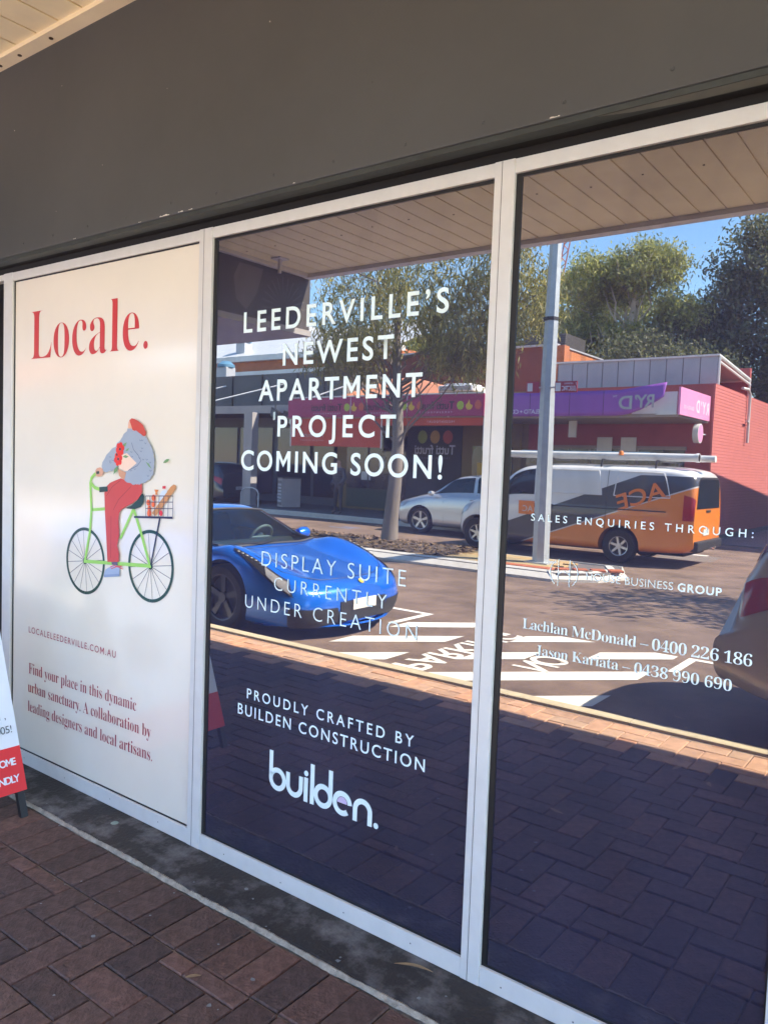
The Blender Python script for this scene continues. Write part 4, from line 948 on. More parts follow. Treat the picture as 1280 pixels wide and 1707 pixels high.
cut(b, [(2.07, .55, 1.2, .34, .41), (2.07, -1.2, -.55, .34, .41), (-1.11, .55, 1.2, .34, .41), (-1.11, -1.2, -.55, .34, .41)])
MB().box(-2.3, 2.3, -.70, .70, .22, .8).build('underbody', M['underbody'], van)
L.span(2.02, 1.28, (5.5, 6.0), .006).build('windscreen', M['carglass'], van, True)
for s in (1, -1):
    L.patch([(1.72, 4.25), (1.22, 5.15), (.72, 5.35), (.70, 4.15)], .007, s, 8, 5).build('side_window', M['carglass'], van, True)
    for (xa, xb) in ((.45, -.72), (-.95, -2.0)):   # pressed blank panels where windows would be
        q = L.patch([(xa, 4.25), (xa-.06, 5.25), (xb+.10, 5.25), (xb, 4.25)], .004, s, 8, 5); q.build('pressed_panel', M['van_white'] if xa > 0 else M['livery'], van, True)
        rim = [(xa, 4.25), (xa-.06, 5.25), (xb+.10, 5.25), (xb, 4.25), (xa, 4.25)]; pts = []
        for (p0, p1) in zip(rim[:-1], rim[1:]):
            for t in np.linspace(0, 1, 8)[:-1]:
                u = L.u_of_x(p0[0]+(p1[0]-p0[0])*t); v = p0[1]+(p1[1]-p0[1])*t; p = L.at(u, v)+L.normal(u, v)*.003; pts.append((p[0], p[1]*s, p[2]))
        MB().tube(pts+[pts[0]], .012, 6).build('panel_bead', M['van_white'], van, True)
    for xx in (.62, -.82): MB().tube([L.at(L.u_of_x(xx), v_)*np.array([1, s, 1])+np.array([0, s*.002, 0]) for v_ in np.linspace(1.2, 5.4, 12)], .005, 4).build('door_seam', M['plastic'], van)
    for xx in (.75, .35):
        p = L.at(L.u_of_x(xx), 3.35); MB().box(p[0]-.10, p[0]+.10, s*(p[1]-.01), s*(p[1]+.018), p[2]-.045, p[2]+.045).build('door_handle', M['plastic'], van, bevel=.02)
    MB().tube([(.3, s*.978, 1.06), (-1.0, s*.978, 1.06), (-2.0, s*.975, 1.06)], .012, 6).build('slide_rail', M['plastic'], van)
    L.patch([(-2.28, 2.9), (-2.28, 4.35), (-2.515, 4.25), (-2.515, 2.9)], .012, s, 6, 6).build('tail_lamp', M['redlamp'], van, True)
    L.patch([(2.50, 3.2), (2.42, 4.3), (2.15, 4.4), (2.3, 3.3)], .010, s, 6, 4).build('headlight', M['lampglass'], van, True)
    MB().box(1.50, 1.66, s*.98, s*1.20, 1.02, 1.24).build('door_mirror', M['plastic'], van, bevel=.03)
    for xx in (2.07, -1.11): wheel(van, xx, s*(.95-.12), .34, .34, .22, M['alloy'], 6, None, 0, .56)
MB().poly([(-2.528, -.80, 1.14), (-2.528, .80, 1.14), (-2.528, .74, 1.54), (-2.528, .62, 1.70), (-2.528, -.62, 1.70), (-2.528, -.74, 1.54)]).build('rear_window', M['carglass'], van)
MB().box(-2.60, -2.40, -.86, .86, .34, .53).build('rear_bumper', M['plastic'], van, bevel=.03)
MB().box(-2.536, -2.526, -.30, .10, .62, .74).build('number_plate', M['plate_w'], van)
MB().box(-2.54, -2.52, -.14, .14, 1.06, 1.11).build('tailgate_handle', M['plastic'], van, bevel=.01)
MB().tube([(-2.5, 0, .36), (-2.68, 0, .36), (-2.68, 0, .42)], .025, 8).build('tow_bar', M['chrome'], van)
o_ = MB(); o_.poly([(1.06, -.985, .84), (.70, -.9875, .84), (.70, -.9875, 1.12), (1.06, -.985, 1.12)]); o_.build('orange_decal', M['van_orange'], van)
# lettering slants along the dark stripe; the side facing the near footpath is local +y
lettering('van_lettering', 'ACE', M['van_orange'], van, (-2.0, -.982, 1.36), (1, 0, -.36), .98, .30, uz=(.22, 0, 1), off=.015, fit='x')
lettering('van_lettering', 'AC', M['plate_w'], van, (.73, -.990, .90), (1, 0, 0), .24, .12, off=.01)
for xx in (-1.7, -.6, .5):
    MB().tube([(xx, -.74, 1.88), (xx, -.70, 2.02), (xx, .70, 2.02), (xx, .74, 1.88)], .018, 8).build('roof_bar', M['plastic'], van, True)
MB().tube([(-2.45, -.55, 2.10), (1.7, -.55, 2.10)], .075, 14).build('pipe_tube', M['pvc'], van, True)
MB().tube([(-2.70, -.36, 2.09), (1.6, -.36, 2.09)], .065, 14).build('pipe_tube', M['pvc'], van, True)
MB().tube([(-2.45, -.55, 2.10), (-2.40, -.55, 2.10)], .088, 14).build('pipe_cap', M['pvc'], van, True)
M['ladder_blue'] = mat('blue fibreglass', (.10, .24, .36), .5)
ld = MB(); ld.box(-1.4, 1.4, .10, .14, 2.12, 2.20); ld.box(-1.4, 1.4, -.30, -.26, 2.12, 2.20)
for k in range(9): ld.tube([(-1.3+.32*k, .10, 2.16), (-1.3+.32*k, -.26, 2.16)], .015, 6)
ld.build('roof_ladder', M['ladder_blue'], van)
MB().lathe([(.05, 0), (.05, .05), (.03, .085), (0, .09)], (-.95, -.62, 2.12), (0, 0, 1), 12).build('beacon', M['van_orange'], van, True)
# ================================================================== ACROSS THE ROAD
M['redwall'] = mat('red painted brickwork', (.40, .085, .075), .8, 0, .12, 3, .3, 60)
M['redside'] = mat('pink red painted brickwork', (.56, .17, .15), .8, 0, .08, 3, .2, 60)
M['brickbrown'] = mat('red brown brickwork', (.19, .062, .042), .85, 0, .18, 2, .3, 50)
M['timber'] = mat('orange timber cladding', (.52, .20, .075), .7, 0, .2, 3, .2, 60, rnd=('obj', [(.7, .65, .6), (1, 1, 1), (1.2, 1.05, .9)]))
M['purple'] = mat('purple sign face', srgb(150, 88, 176), .45, 0, .06, 2)
M['pink'] = mat('pink sign face', srgb(226, 146, 190), .45, 0, .05, 2)
M['maroonsign'] = mat('magenta sign face', srgb(160, 34, 92), .45, 0, .08, 2)
M['orange_banner'] = mat('orange red banner', srgb(196, 72, 44), .6, 0, .1, 3)
M['ochre'] = mat('ochre painted pilaster', (.26, .18, .055), .8, 0, .2, 4)
M['shopglass'] = mat('dark shop glass', (.016, .017, .02), .05, 0, .3, 2, 0, 10, .6)
M['greenpanel'] = mat('olive green panel', (.06, .085, .04), .7, 0, .2, 4)
M['signink'] = mat('dark sign lettering', (.03, .025, .03), .5)
M['signwhite'] = mat('pale sign lettering', (.72, .74, .80), .5)
M['lime'] = mat('lime fruit print', (.42, .52, .06), .5); M['gold'] = mat('yellow fruit print', (.72, .45, .06), .5); M['berry'] = mat('red fruit print', (.62, .12, .07), .5)
M['sheet'] = mat('pale blue grey sheet cladding', (.42, .44, .47), .5, .1, .08, 2)
M['whitepaint'] = mat('white painted steel', (.74, .74, .72), .5, 0, .06, 6)
M['greywall'] = mat('grey shop wall', (.14, .14, .135), .8, 0, .15, 2)
M['darkwall'] = mat('dark shopfront', (.05, .048, .046), .8, 0, .2, 3)
M['roofwhite'] = mat('light steel roof', (.62, .64, .64), .4, .1, .06, 2)
M['heritage'] = mat('orange heritage brick', (.46, .17, .075), .85, 0, .2, 3)
M['tiles'] = mat('terracotta roof tiles', (.56, .22, .11), .8, 0, .2, 10, .4, 20)
M['soffit_far'] = mat('pale awning underside', (.34, .28, .23), .7, 0, .1, 3)
NX = (-1, 0, 0)     # reading direction for walls that face the near footpath

# ---- frozen yoghurt shop
sh = thing('yoghurt_shop', 'shop with a magenta fascia and fruit logos across the road', 'shop', (0, 0, 0))
MB().box(-18.6, -10.98, -19.75, -28, 0, 4.0).build('wall', M['ochre'], sh)
MB().box(-18.6, -11.0, -17.06, -19.75, 3.02, 3.10).build('awning', M['soffit_far'], sh)
fa = MB().box(-18.45, -10.99, -16.98, -17.06, 3.06, 3.68).build('fascia', M['maroonsign'], sh)
MB().box(-18.45, -10.99, -16.96, -17.07, 3.685, 3.72).build('fascia_cap', M['whitepaint'], sh)
def fruits(par, x, z, s, y, white=False):
    MB().disc((x-.0*s, y, z), .145*s, (0, 1, 0), 18).build('fruit_print', M['lime'], par)
    p = [(x-.40*s+.14*s*math.cos(R(a)), y, z+.14*s*math.sin(R(a))) for a in range(150, 390, 20)] + [(x-.36*s, y, z+.02*s), (x-.42*s, y, z+.24*s)]
    MB().poly(p).build('fruit_print', M['gold'], par)
    p = [(x-.80*s+.15*s*math.cos(R(a))*(1.1 if a < 180 else .85), y, z+.16*s*math.sin(R(a))) for a in range(0, 360, 24)]
    MB().poly(p).build('fruit_print', M['berry'], par)
# reading direction is -X, so each block starts at its +X end: logo fruits sit before the words in the photograph
for k, x0 in enumerate((-11.95, -13.95+.02, -16.1)):
    lettering('sign_lettering', 'Tutti frutti', M['signink'], fa, (x0, -16.976, 3.26), NX, 1.30, .22, off=.02, fit='x')
    lettering('sign_lettering', 'FROZENYOGURT', M['signwhite'], fa, (x0-.08, -16.976, 3.15), NX, 1.12, .045, off=.0)
    for j, (kind, mm_) in enumerate((('r', 'lime'), ('p', 'gold'), ('s', 'berry'))):
        cx = x0+.20+.29*j; y = -16.974; z = 3.36
        if kind == 'r': pts = [(cx+.115*math.cos(R(a)), y, z+.125*math.sin(R(a))) for a in range(0, 360, 20)]
        elif kind == 'p': pts = [(cx+.115*math.cos(R(a)), y, z-.01+.12*math.sin(R(a))) for a in range(170, 380, 15)] + [(cx+.03, y, z+.03), (cx+.0, y, z+.17), (cx-.05, y, z+.06)]
        else: pts = [(cx+.105*math.cos(R(a)), y, z+(.12 if a > 180 else .14)*math.sin(R(a))) for a in range(0, 360, 24)]
        MB().poly(pts).build('fruit_print', M[mm_], fa)
for x in (-13.6, -15.75): MB().box(x-.008, x+.008, -16.97, -16.98, 3.06, 3.68).build('fascia_joint', M['signwhite'], fa)
bn = MB().box(-18.40, -14.62, -17.10, -17.13, 2.13, 3.02).build('hanging_banner', M['orange_banner'], sh)
lettering('banner_lettering', 'Tutti frutti', M['sheet'], bn, (-16.9, -17.098, 2.42), NX, 1.0, .14, off=.01, fit='x')
lettering('banner_lettering', 'FROZENYOGURT', M['signwhite'], bn, (-16.95, -17.098, 2.29), NX, 1.0, .045)
MB().box(-14.60, -10.99, -17.10, -17.13, 2.80, 3.02).build('valance', M['orange_banner'], sh)
lettering('valance_lettering', 'FROZENYOGURT', M['signwhite'], sh, (-12.0, -17.098, 2.88), NX, .95, .06)
for x in (-18.41, -14.60, -11.03): MB().tube([(x, -17.1, 3.05), (x, -17.1, 2.1)], .025, 6).build('banner_pole', M['whitepaint'], sh)
# glazing: bays between pilasters
for (xa, xb, za, zb_, nm, mt) in ((-18.1, -16.0, .75, 2.6, 'shop_window', 'shopglass'), (-16.0, -15.5, .1, 2.6, 'shop_door', 'shopglass'), (-18.1, -16.1, .08, .74, 'stall_riser', 'greenpanel'), (-15.46, -13.32, .05, 2.93, 'printed_window', 'darkwall'), (-12.9, -11.5, .1, 2.3, 'shop_window', 'shopglass')):
    MB().box(xa, xb, -19.70, -19.755, za, zb_).build(nm, M[mt], sh)
pw = [o for o in sh.children if o.name.startswith('printed_window')][0]
lettering('window_lettering', 'Tutti frutti', M['signwhite'], pw, (-13.55, -19.695, 2.02), NX, 1.60, .30, off=.02, fit='x')
lettering('window_lettering', 'FROZEN YOGURT', M['sheet'], pw, (-13.75, -19.695, 1.86), NX, 1.2, .055)
for cx, mm_ in ((-13.85, 'berry'), (-14.35, 'gold'), (-14.85, 'lime')):
    MB().poly([(cx+.19*math.cos(R(a)), -19.695, 2.58+.22*math.sin(R(a))) for a in range(0, 360, 20)]).build('fruit_print', M[mm_], pw)
for (x, z, w_, h_) in ((-17.7, 1.6, .3, .42), (-17.2, 1.2, .42, .3), (-16.5, 1.7, .28, .4), (-12.5, 1.5, .4, .55), (-12.0, 1.2, .3, .4)):
    MB().box(x-w_/2, x+w_/2, -19.69, -19.698, z-h_/2, z+h_/2).build('window_poster', M[random.choice(['under_grey', 'gold', 'paper', 'signwhite'])], sh)
for x in (-18.0, -15.0, -12.2): MB().tube([(x, -17.06, 3.06), (x, -19.7, 3.02)], .03, 6).build('awning_rib', M['whitepaint'], sh)
MB().tube([(-11.2, -19.66, 3.0), (-11.2, -19.66, 0)], .045, 8).build('downpipe', M['ochre'], sh)
for x in (-17.1,): MB().box(x-.03, x+.03, -19.68, -19.70, .75, 2.6).build('window_bar', M['darkwall'], sh)
# tiled roof slope and air conditioner behind the fascia
MB().add([(-18.6, -19.8, 4.02), (-13.6, -19.8, 4.02), (-13.9, -26, 4.02), (-18.6, -26, 4.02), (-18.6, -23, 5.0), (-17.6, -23, 5.0)], [(0, 1, 5, 4), (1, 2, 5), (2, 3, 4, 5), (3, 0, 4)]).build('roof', M['tiles'], sh)
ac = thing('air_conditioner', 'white evaporative cooler on the roof above the magenta fascia', 'cooler', (-13.6, -20.1, 4.05))
MB().box(-.66, .66, -.5, .5, 0, .20).build('casing', M['whitepaint'], ac, bevel=.05)
for k in range(4): MB().box(-.6, .6, .50, .512, .03+.04*k, .05+.04*k).build('vent_slot', M['greywall'], ac)
MB().box(-.5, .5, -.4, .4, .19, .27).build('lid', M['whitepaint'], ac, bevel=.05)

# ---- fry shop with torn purple sign and red walls
fr = thing('fry_shop', 'red painted shop with a torn purple fascia', 'shop', (0, 0, 0))
MB().box(-10.97, -5.66, -19.72, -28, 0, 4.05).build('front_wall', M['redwall'], fr)
# side wall laid in courses, each course a part
cm = MB(); H = .086; nC = 48
for k in range(nC):
    z0 = -.1+k*H; off = .115 if k % 2 else 0
    c = MB().box(-5.66, -5.612-random.uniform(0, .004), -19.72, -27.9, z0+.005, z0+H-.005).build('brick_course', M['redside'], fr)
MB().box(-5.66, -5.622, -19.73, -27.9, -.1, 4.05).build('bed_joints', M['redwall'], fr)
MB().box(-10.97, -5.75, -17.06, -19.72, 3.0, 3.08).build('awning', M['soffit_far'], fr)
# fascia: flat run, then the torn end that curls forward
fs = MB(); rows = []
xs = list(np.linspace(-10.96, -7.4, 8))+list(np.linspace(-7.2, -6.05, 14))
for x in xs:
    t = max(0, (x+7.2)/1.15); top = 3.67+.15*t; bot = 3.04+(.42*t**1.6 if t > 0 else 0)
    rows.append([(x, -17.0+.16*t*t*(1-j*.25), bot+(top-bot)*j/5) for j in range(6)])
fs.grid(rows); fz = fs.build('fascia_sheet', M['purple'], fr, True); md = fz.modifiers.new('s', 'SOLIDIFY'); md.thickness = .012
for x in (-9.6, -8.5, -7.6): MB().box(x-.006, x+.006, -16.985, -16.995, 3.05, 3.67).build('sheet_joint', M['signink'], fz)
lettering('sign_lettering', 'D', M['sheet'], fz, (-6.86, -16.965, 3.20), NX, .34, .32, off=.02)
lettering('sign_lettering', "RY’", M['sheet'], fz, (-6.28, -16.86, 3.22), (-1, -.10, 0), .50, .31, off=.02)
lettering('sign_lettering', 'TM', M['signwhite'], fz, (-7.25, -16.98, 3.49), NX, .1, .05)
lettering('sign_lettering', 'GELATO + CO', M['signwhite'], fz, (-9.2, -16.985, 3.11), NX, .95, .11, off=.01)
MB().box(-6.9, -5.8, -17.08, -17.14, 3.04, 3.60).build('sign_backing', M['whitepaint'], fr)
MB().prism([(-6.3, -17.02, 3.05), (-5.78, -17.02, 3.05), (-5.78, -17.02, 3.12), (-6.0, -17.02, 3.16)], (0, -.03, 0)).build('torn_strip', M['whitepaint'], fr)
ep = MB().box(-5.745, -5.695, -17.0, -19.62, 3.05, 3.70).build('end_sign', M['pink'], fr)
lettering('sign_lettering', "RY’D", M['signwhite'], ep, (-5.692, -19.5, 3.20), (0, 1, 0), 1.15, .30, off=.02)
lettering('sign_lettering', 'GELATO + CO', M['signwhite'], ep, (-5.692, -18.15, 3.22), (0, 1, 0), .85, .08, off=.01)
rs = thing('round_sign', 'round pink lightbox bracketed to the red shopfront', 'sign', (-5.80, -19.0, 2.70))
MB().disc((-.07, 0, 0), .25, (1, 0, 0), 28, .14).build('box', M['whitepaint'], rs)
MB().disc((.072, 0, 0), .225, (1, 0, 0), 28, .004).build('face', M['pink'], rs)
MB().tube([(0, -.22, 0), (0, -.72, 0)], .02, 6).build('bracket', M['whitepaint'], rs)
hs = thing('hanging_sign', 'small white signboard hung under the purple fascia', 'sign', (-8.95, -18.3, 2.55))
MB().box(-.11, .11, -.03, .03, 0, .54).build('board', M['whitepaint'], hs)
for (xa, xb, za, zb_) in ((-10.3, -6.3, .9, 2.28),): MB().box(xa, xb, -19.68, -19.73, za, zb_).build('shop_window', M['shopglass'], fr)
MB().box(-10.34, -6.26, -19.64, -19.73, 2.28, 2.38).build('window_head', M['soffit_far'], fr)
for x in (-9.0, -7.6): MB().box(x-.04, x+.04, -19.66, -19.69, .9, 2.28).build('window_bar', M['soffit_far'], fr)
for x in (-8.55, -7.85): MB().box(x-.22, x+.22, -19.62, -19.64, 2.22, 2.62).build('poster', M['whitepaint'], fr)
MB().box(-11.0, -10.6, -19.69, -19.73, .1, 2.2).build('shop_door', M['shopglass'], fr)
MB().tube([(-5.60, -22.6, 4.2), (-5.54, -23.0, 4.2), (-5.54, -23.3, 4.1), (-5.54, -23.3, 2.65)], .045, 8).build('vent_pipe', M['pvc'], fr, True)
MB().tube([(-5.54, -23.3, 3.25), (-5.50, -22.95, 3.28)], .03, 8).build('pipe_bracket', M['pvc'], fr)
# clad upper storey with an open lean-to frame on its side
up_ = thing('roof_plant_screen', 'pale sheet clad screen on the roof of the red shop', 'screen', (0, 0, 0))
for k in range(10):
    x0 = -10.46+k*.468
    MB().box(x0+.012, x0+.456, -20.45, -20.50, 4.06, 4.87+.004*k).build('cladding_sheet', M['sheet'], up_)
    MB().box(x0-.012, x0+.012, -20.46, -20.49, 4.06, 4.87).build('cover_strip', M['greywall'], up_)
MB().box(-10.50, -5.74, -20.40, -20.55, 4.88, 4.93).build('capping', M['whitepaint'], up_)
for (a, b_) in (((-5.76, -20.5, 4.88), (-5.76, -24.2, 4.60)), ((-5.76, -20.5, 4.72), (-5.76, -24.2, 4.46)), ((-5.76, -24.1, 4.60), (-5.76, -24.1, 4.05)), ((-5.76, -20.5, 4.9), (-5.76, -20.5, 4.05)), ((-9, -24.1, 4.58), (-5.76, -24.1, 4.58))):
    MB().tube([a, b_], .04, 6).build('frame_member', M['whitepaint'], up_)
MB().prism([(-10.4, -20.5, 4.90), (-10.4, -24.2, 4.62), (-10.4, -24.2, 4.65), (-10.4, -20.5, 4.93)], (4.66, 0, 0)).build('lean_to_roof', M['roofwhite'], up_)
MB().box(-10.6, -5.8, -24.3, -24.5, 4.06, 5.0).build('rear_wall', M['redwall'], up_)

# ---- taller brick building behind, with timber clad side
br = thing('brick_building', 'tall red brown brick building with an orange timber side', 'building', (0, 0, 0))
MB().box(-24, -13.26, -26.3, -40, 0, 6.42).build('wall', M['brickbrown'], br)
MB().box(-24.1, -13.2, -26.2, -26.45, 6.42, 6.50).build('parapet_cap', M['sheet'], br)
MB().box(-13.26, -12.95, -26.3, -26.75, 0, 6.44).build('corner_pier', M['heritage'], br)
for k in range(16): MB().box(-13.24, -13.20, -26.78-k*.24, -26.78-k*.24-.225, 0, 6.40).build('timber_board', M['timber'], br)
MB().box(-13.26, -13.15, -26.75, -30.7, 6.41, 6.47).build('side_cap', M['sheet'], br)
for k in range(9): MB().box(-15.5, -13.7, -28, -28.05, 6.45+.085*k, 6.51+.085*k).build('louvre', M['greywall'], br)
MB().box(-15.5, -13.7, -28.06, -30, 6.45, 7.2).build('plant_box', M['darkwall'], br)

# ---- grey shops further left
gs = thing('grey_shops', 'row of dark grey shopfronts left of the magenta sign', 'shop', (0, 0, 0))
MB().box(-130, -18.62, -20.1, -28, 0, 5.0).build('wall', M['greywall'], gs)  # wall carried far left to cut sky glare on the white pane
MB().box(-40, -18.62, -17.8, -20.1, 3.30, 3.42).build('awning', M['darkwall'], gs)
MB().box(-40, -18.62, -17.74, -17.82, 3.28, 3.56).build('awning_edge', M['under_grey'], gs)
for x in (-24.6, -22.9, -21.0, -19.6): MB().box(x-.02, x+.02, -20.05, -20.1, 3.7, 5.0).build('panel_joint', M['darkwall'], gs)
for (xa, xb) in ((-26.4, -24.2), (-24.0, -22.2), (-21.9, -20.2), (-20.0, -18.8)): MB().box(xa, xb, -20.03, -20.12, .3, 2.9).build('shop_window', M['shopglass'], gs)
for (a, b_) in (((-23.6, -18.0, 3.75), (-21.5, -20.0, 4.6)), ((-20.0, -18.0, 3.42), (-17.9, -20.0, 4.55)), ((-27, -18, 3.75), (-24.9, -20, 4.6))):
    MB().tube([a, b_], .028, 6).build('awning_stay', M['whitepaint'], gs)
MB().box(-21.0, -20.58, -17.4, -17.7, -.02, 3.3).build('awning_post', M['under_grey'], gs)
for nm, loc, rz in (('floodlight', (-19.5, -17.5, 3.25), .3), ('floodlight', (-18.85, -17.5, 3.12), -.5)):
    fl_ = thing(nm, 'black floodlight under the grey awning, ' + ('left' if rz > 0 else 'right') + ' of the pair', 'lamp', loc, rz, 'awning floodlights')
    MB().prism([(-.28, 0, -.1), (.22, 0, -.22), (.30, 0, .05), (-.2, 0, .22)], (0, .12, 0)).build('hood', M['plastic'], fl_, bevel=.02)
    MB().box(.0, .16, .125, .135, -.24, .04).build('lens', M['lampglass'], fl_); MB().tube([(0, .06, .1), (0, .06, .3)], .02, 6).build('stem', M['plastic'], fl_)
for i, (xa, xb, z) in enumerate(((-75, -60, 9.5), (-98, -78, 7.5), (-128, -101, 11))):  # unseen blocks added to keep sky glare off the white pane
    fb_ = thing('glare_block_building', ['plain brick block added up the street to block sky glare', 'low rendered block added beyond the brick one to block sky glare', 'tall grey block added at the street end to block sky glare'][i], 'building', (0, 0, 0), 0, 'added glare blocks up the street')
    MB().box(xa, xb, -26, -40, 0, z).build('wall', M[['brickbrown', 'soffit_far', 'greywall'][i]], fb_); MB().box(xa-.2, xb+.2, -25.7, -40.2, z, z+.3).build('parapet', M['sheet'], fb_)
    for k in range(int((xb-xa)//4)): MB().box(xa+1.5+4*k, xa+3+4*k, -25.9, -26.02, z-2.6, z-1.1).build('window', M['shopglass'], fb_)
# ---- heritage buildings over the shops
hb = thing('heritage_hall', 'orange brick hall with a pale steel hip roof', 'building', (0, 0, 0))
MB().box(-58, -35.6, -33, -46, 0, 9.0).build('wall', M['heritage'], hb)
MB().box(-58.5, -35.2, -32.6, -46.4, 9.0, 9.25).build('eave', M['whitepaint'], hb)
MB().add([(-58.6, -32.5, 9.25), (-35.1, -32.5, 9.25), (-35.1, -46.5, 9.25), (-58.6, -46.5, 9.25), (-52, -39.5, 12.4), (-41.5, -39.5, 12.4)], [(0, 1, 5, 4), (1, 2, 5), (2, 3, 4, 5), (3, 0, 4)]).build('roof', M['roofwhite'], hb)
for x in (-38.9, -41.4): 
    w_ = MB().box(x-.5, x+.5, -32.96, -33.02, 7.7, 8.7).build('window', M['shopglass'], hb); MB().box(x-.56, x+.56, -32.94, -32.99, 7.6, 7.7).build('sill', M['whitepaint'], w_)
MB().tube([(-36.9, -32.9, 9.0), (-36.9, -32.9, 7.4)], .06, 6).build('downpipe', M['greywall'], hb)
lh = thing('pale_roofed_annexe', 'low annexe with a pale ribbed roof above the grey shops', 'building', (0, 0, 0))
MB().box(-44, -22, -28.2, -32.9, 0, 7.1).build('wall', M['heritage'], lh)
MB().box(-44.2, -21.8, -27.9, -28.2, 6.95, 7.2).build('gutter', M['whitepaint'], lh)
MB().box(-44.2, -21.8, -27.95, -28.15, 6.2, 6.4).build('string_course', M['whitepaint'], lh)
for k in range(22):
    x0 = -44+k; MB().prism([(x0+.02, -27.9, 7.2), (x0+.02, -33, 9.3), (x0+.02, -33, 9.34), (x0+.02, -27.9, 7.24)], (.96, 0, 0)).build('roof_sheet', M['roofwhite'], lh)
for (x, y, z, lab) in ((-29.0, -27.6, 5.0, 'blue grey rooftop vent above the grey shops'), (-33.5, -27.4, 7.2, 'white rooftop unit on the pale annexe roof')):
    v = thing('roof_vent', lab, 'vent', (x, y-(1.5 if z > 6 else -4), z), 0, 'rooftop units')
    MB().box(-.35, .35, -.3, .3, 0, .95).build('casing', M['sheet'], v, bevel=.03); MB().lathe([(.42, 0), (.42, .12), (.2, .3), (0, .32)], (0, 0, .95), (0, 0, 1), 12).build('cowl', M['ladder_blue'], v, True)
# unseen neighbour added across the lane, roof sloped to shade the red side wall
nb = thing('unseen_corner_shop', 'unseen shop added across the lane, roof sloped to shade the red wall', 'building', (0, 0, 0))
MB().prism([(-1.9, -20.4, -.2), (-1.9, -31, -.2), (-1.9, -31, 5.05), (-1.9, -20.4, 6.07)], (10, 0, 0)).build('wall', M['greywall'], nb)
nb2 = MB().prism([(-1.95, -20.3, 6.08), (-1.95, -31.1, 5.04), (-1.95, -31.1, 5.12), (-1.95, -20.3, 6.16)], (10.1, 0, 0)).build('roof', M['roofwhite'], nb)

# ================================================================== STREET FURNITURE
M['galv'] = mat('galvanised steel', (.46, .49, .50), .5, .35, .15, 8)
pole = thing('street_light_pole', 'tall tapered galvanised lamp pole on the median', 'pole', (-6.0, -10.5, 0))
MB().tube([(0, 0, -.02), (-.02, 0, 3), (.03, 0, 9.2)], [.155, .13, .075], 8).build('shaft', M['galv'], pole)
MB().box(-.22, .22, -.22, .22, -.01, .03).build('base_plate', M['galv'], pole)
MB().tube([(.03, 0, 9.1), (.1, .5, 9.6), (.1, 1.8, 9.8)], .04, 8).build('outreach_arm', M['galv'], pole, True)
MB().box(-.05, .25, 1.7, 2.4, 9.74, 9.86).build('lantern', M['whitepaint'], pole, bevel=.03)
MB().tube([(-.02, 0, 4.18), (-.02, 0, 4.24)], .135, 8).build('band', M['plastic'], pole)
M['sign_maroon'] = mat('maroon sign blade', (.42, .03, .06), .45)
for (lab, x0, x1, yy) in (('maroon street blade with an arrow, right of the pole', .14, .52, .10), ('short maroon street blade left of the pole', -.36, -.14, .10)):
    s_ = thing('direction_sign', lab, 'sign', (-6.0, -10.5, 0), -.12, 'signs on the lamp pole')
    MB().box(x0, x1, yy-.012, yy+.012, 2.95, 3.14).build('blade', M['sign_maroon'], s_)
    MB().box(x0+.01 if x0 > 0 else x0+.02, (x0+.10) if x0 > 0 else x0+.11, yy+.013, yy+.0145, 2.975, 3.115).build('pictogram_plate', M['whitepaint'], s_)
    MB().tube([(0, .09, 3.04), (x0 if x0 > 0 else x1, yy, 3.04)], .015, 6).build('bracket', M['galv'], s_)
    if x0 > 0:
        lettering('lettering', 'ELECTRIC', M['signwhite'], s_, (x1-.03, yy+.0135, 2.985), NX, .23, .075, off=.01)
        lettering('lettering', 'LEEDERVILLE', M['signwhite'], s_, (x1-.07, yy+.0135, 3.09), NX, .15, .025)
        MB().poly([(x1-.002, yy+.0135, 3.045), (x1-.03, yy+.0135, 3.12), (x1-.018, yy+.0135, 3.12), (x1+.0, yy+.0135, 3.045), (x1-.018, yy+.0135, 2.97), (x1-.03, yy+.0135, 2.97)]).build('arrow', M['signwhite'], s_)
mb = thing('menu_cabinet', 'grey menu cabinet standing on the far footpath', 'cabinet', (-18.9, -17.6, 0), .5)
MB().box(-.28, .28, -.32, .32, .03, 1.0).build('carcass', M['under_grey'], mb, bevel=.01); MB().box(-.24, .24, .322, .33, .10, .92).build('door_panel', M['greywall'], mb)
for k in range(6): MB().box(-.2, .2, .331, .336, .2+.11*k, .27+.11*k).build('menu_sheet', M['paper'], mb)
MB().box(-.3, .3, -.34, .34, 1.0, 1.04).build('top', M['darkwall'], mb)
hp = MB().tube([(-20.5, -16.9, -.02), (-20.5, -16.9, .45), (-20.42, -16.9, .57), (-20.25, -16.9, .64), (-19.9, -16.9, .64), (-19.72, -16.9, .57), (-19.64, -16.9, .45), (-19.64, -16.9, -.02)], .025, 10).build('bike_hoop', M['galv'], None, True)
tag(hp, 'galvanised bicycle hoop on the far footpath behind the blue car', 'bike rack')

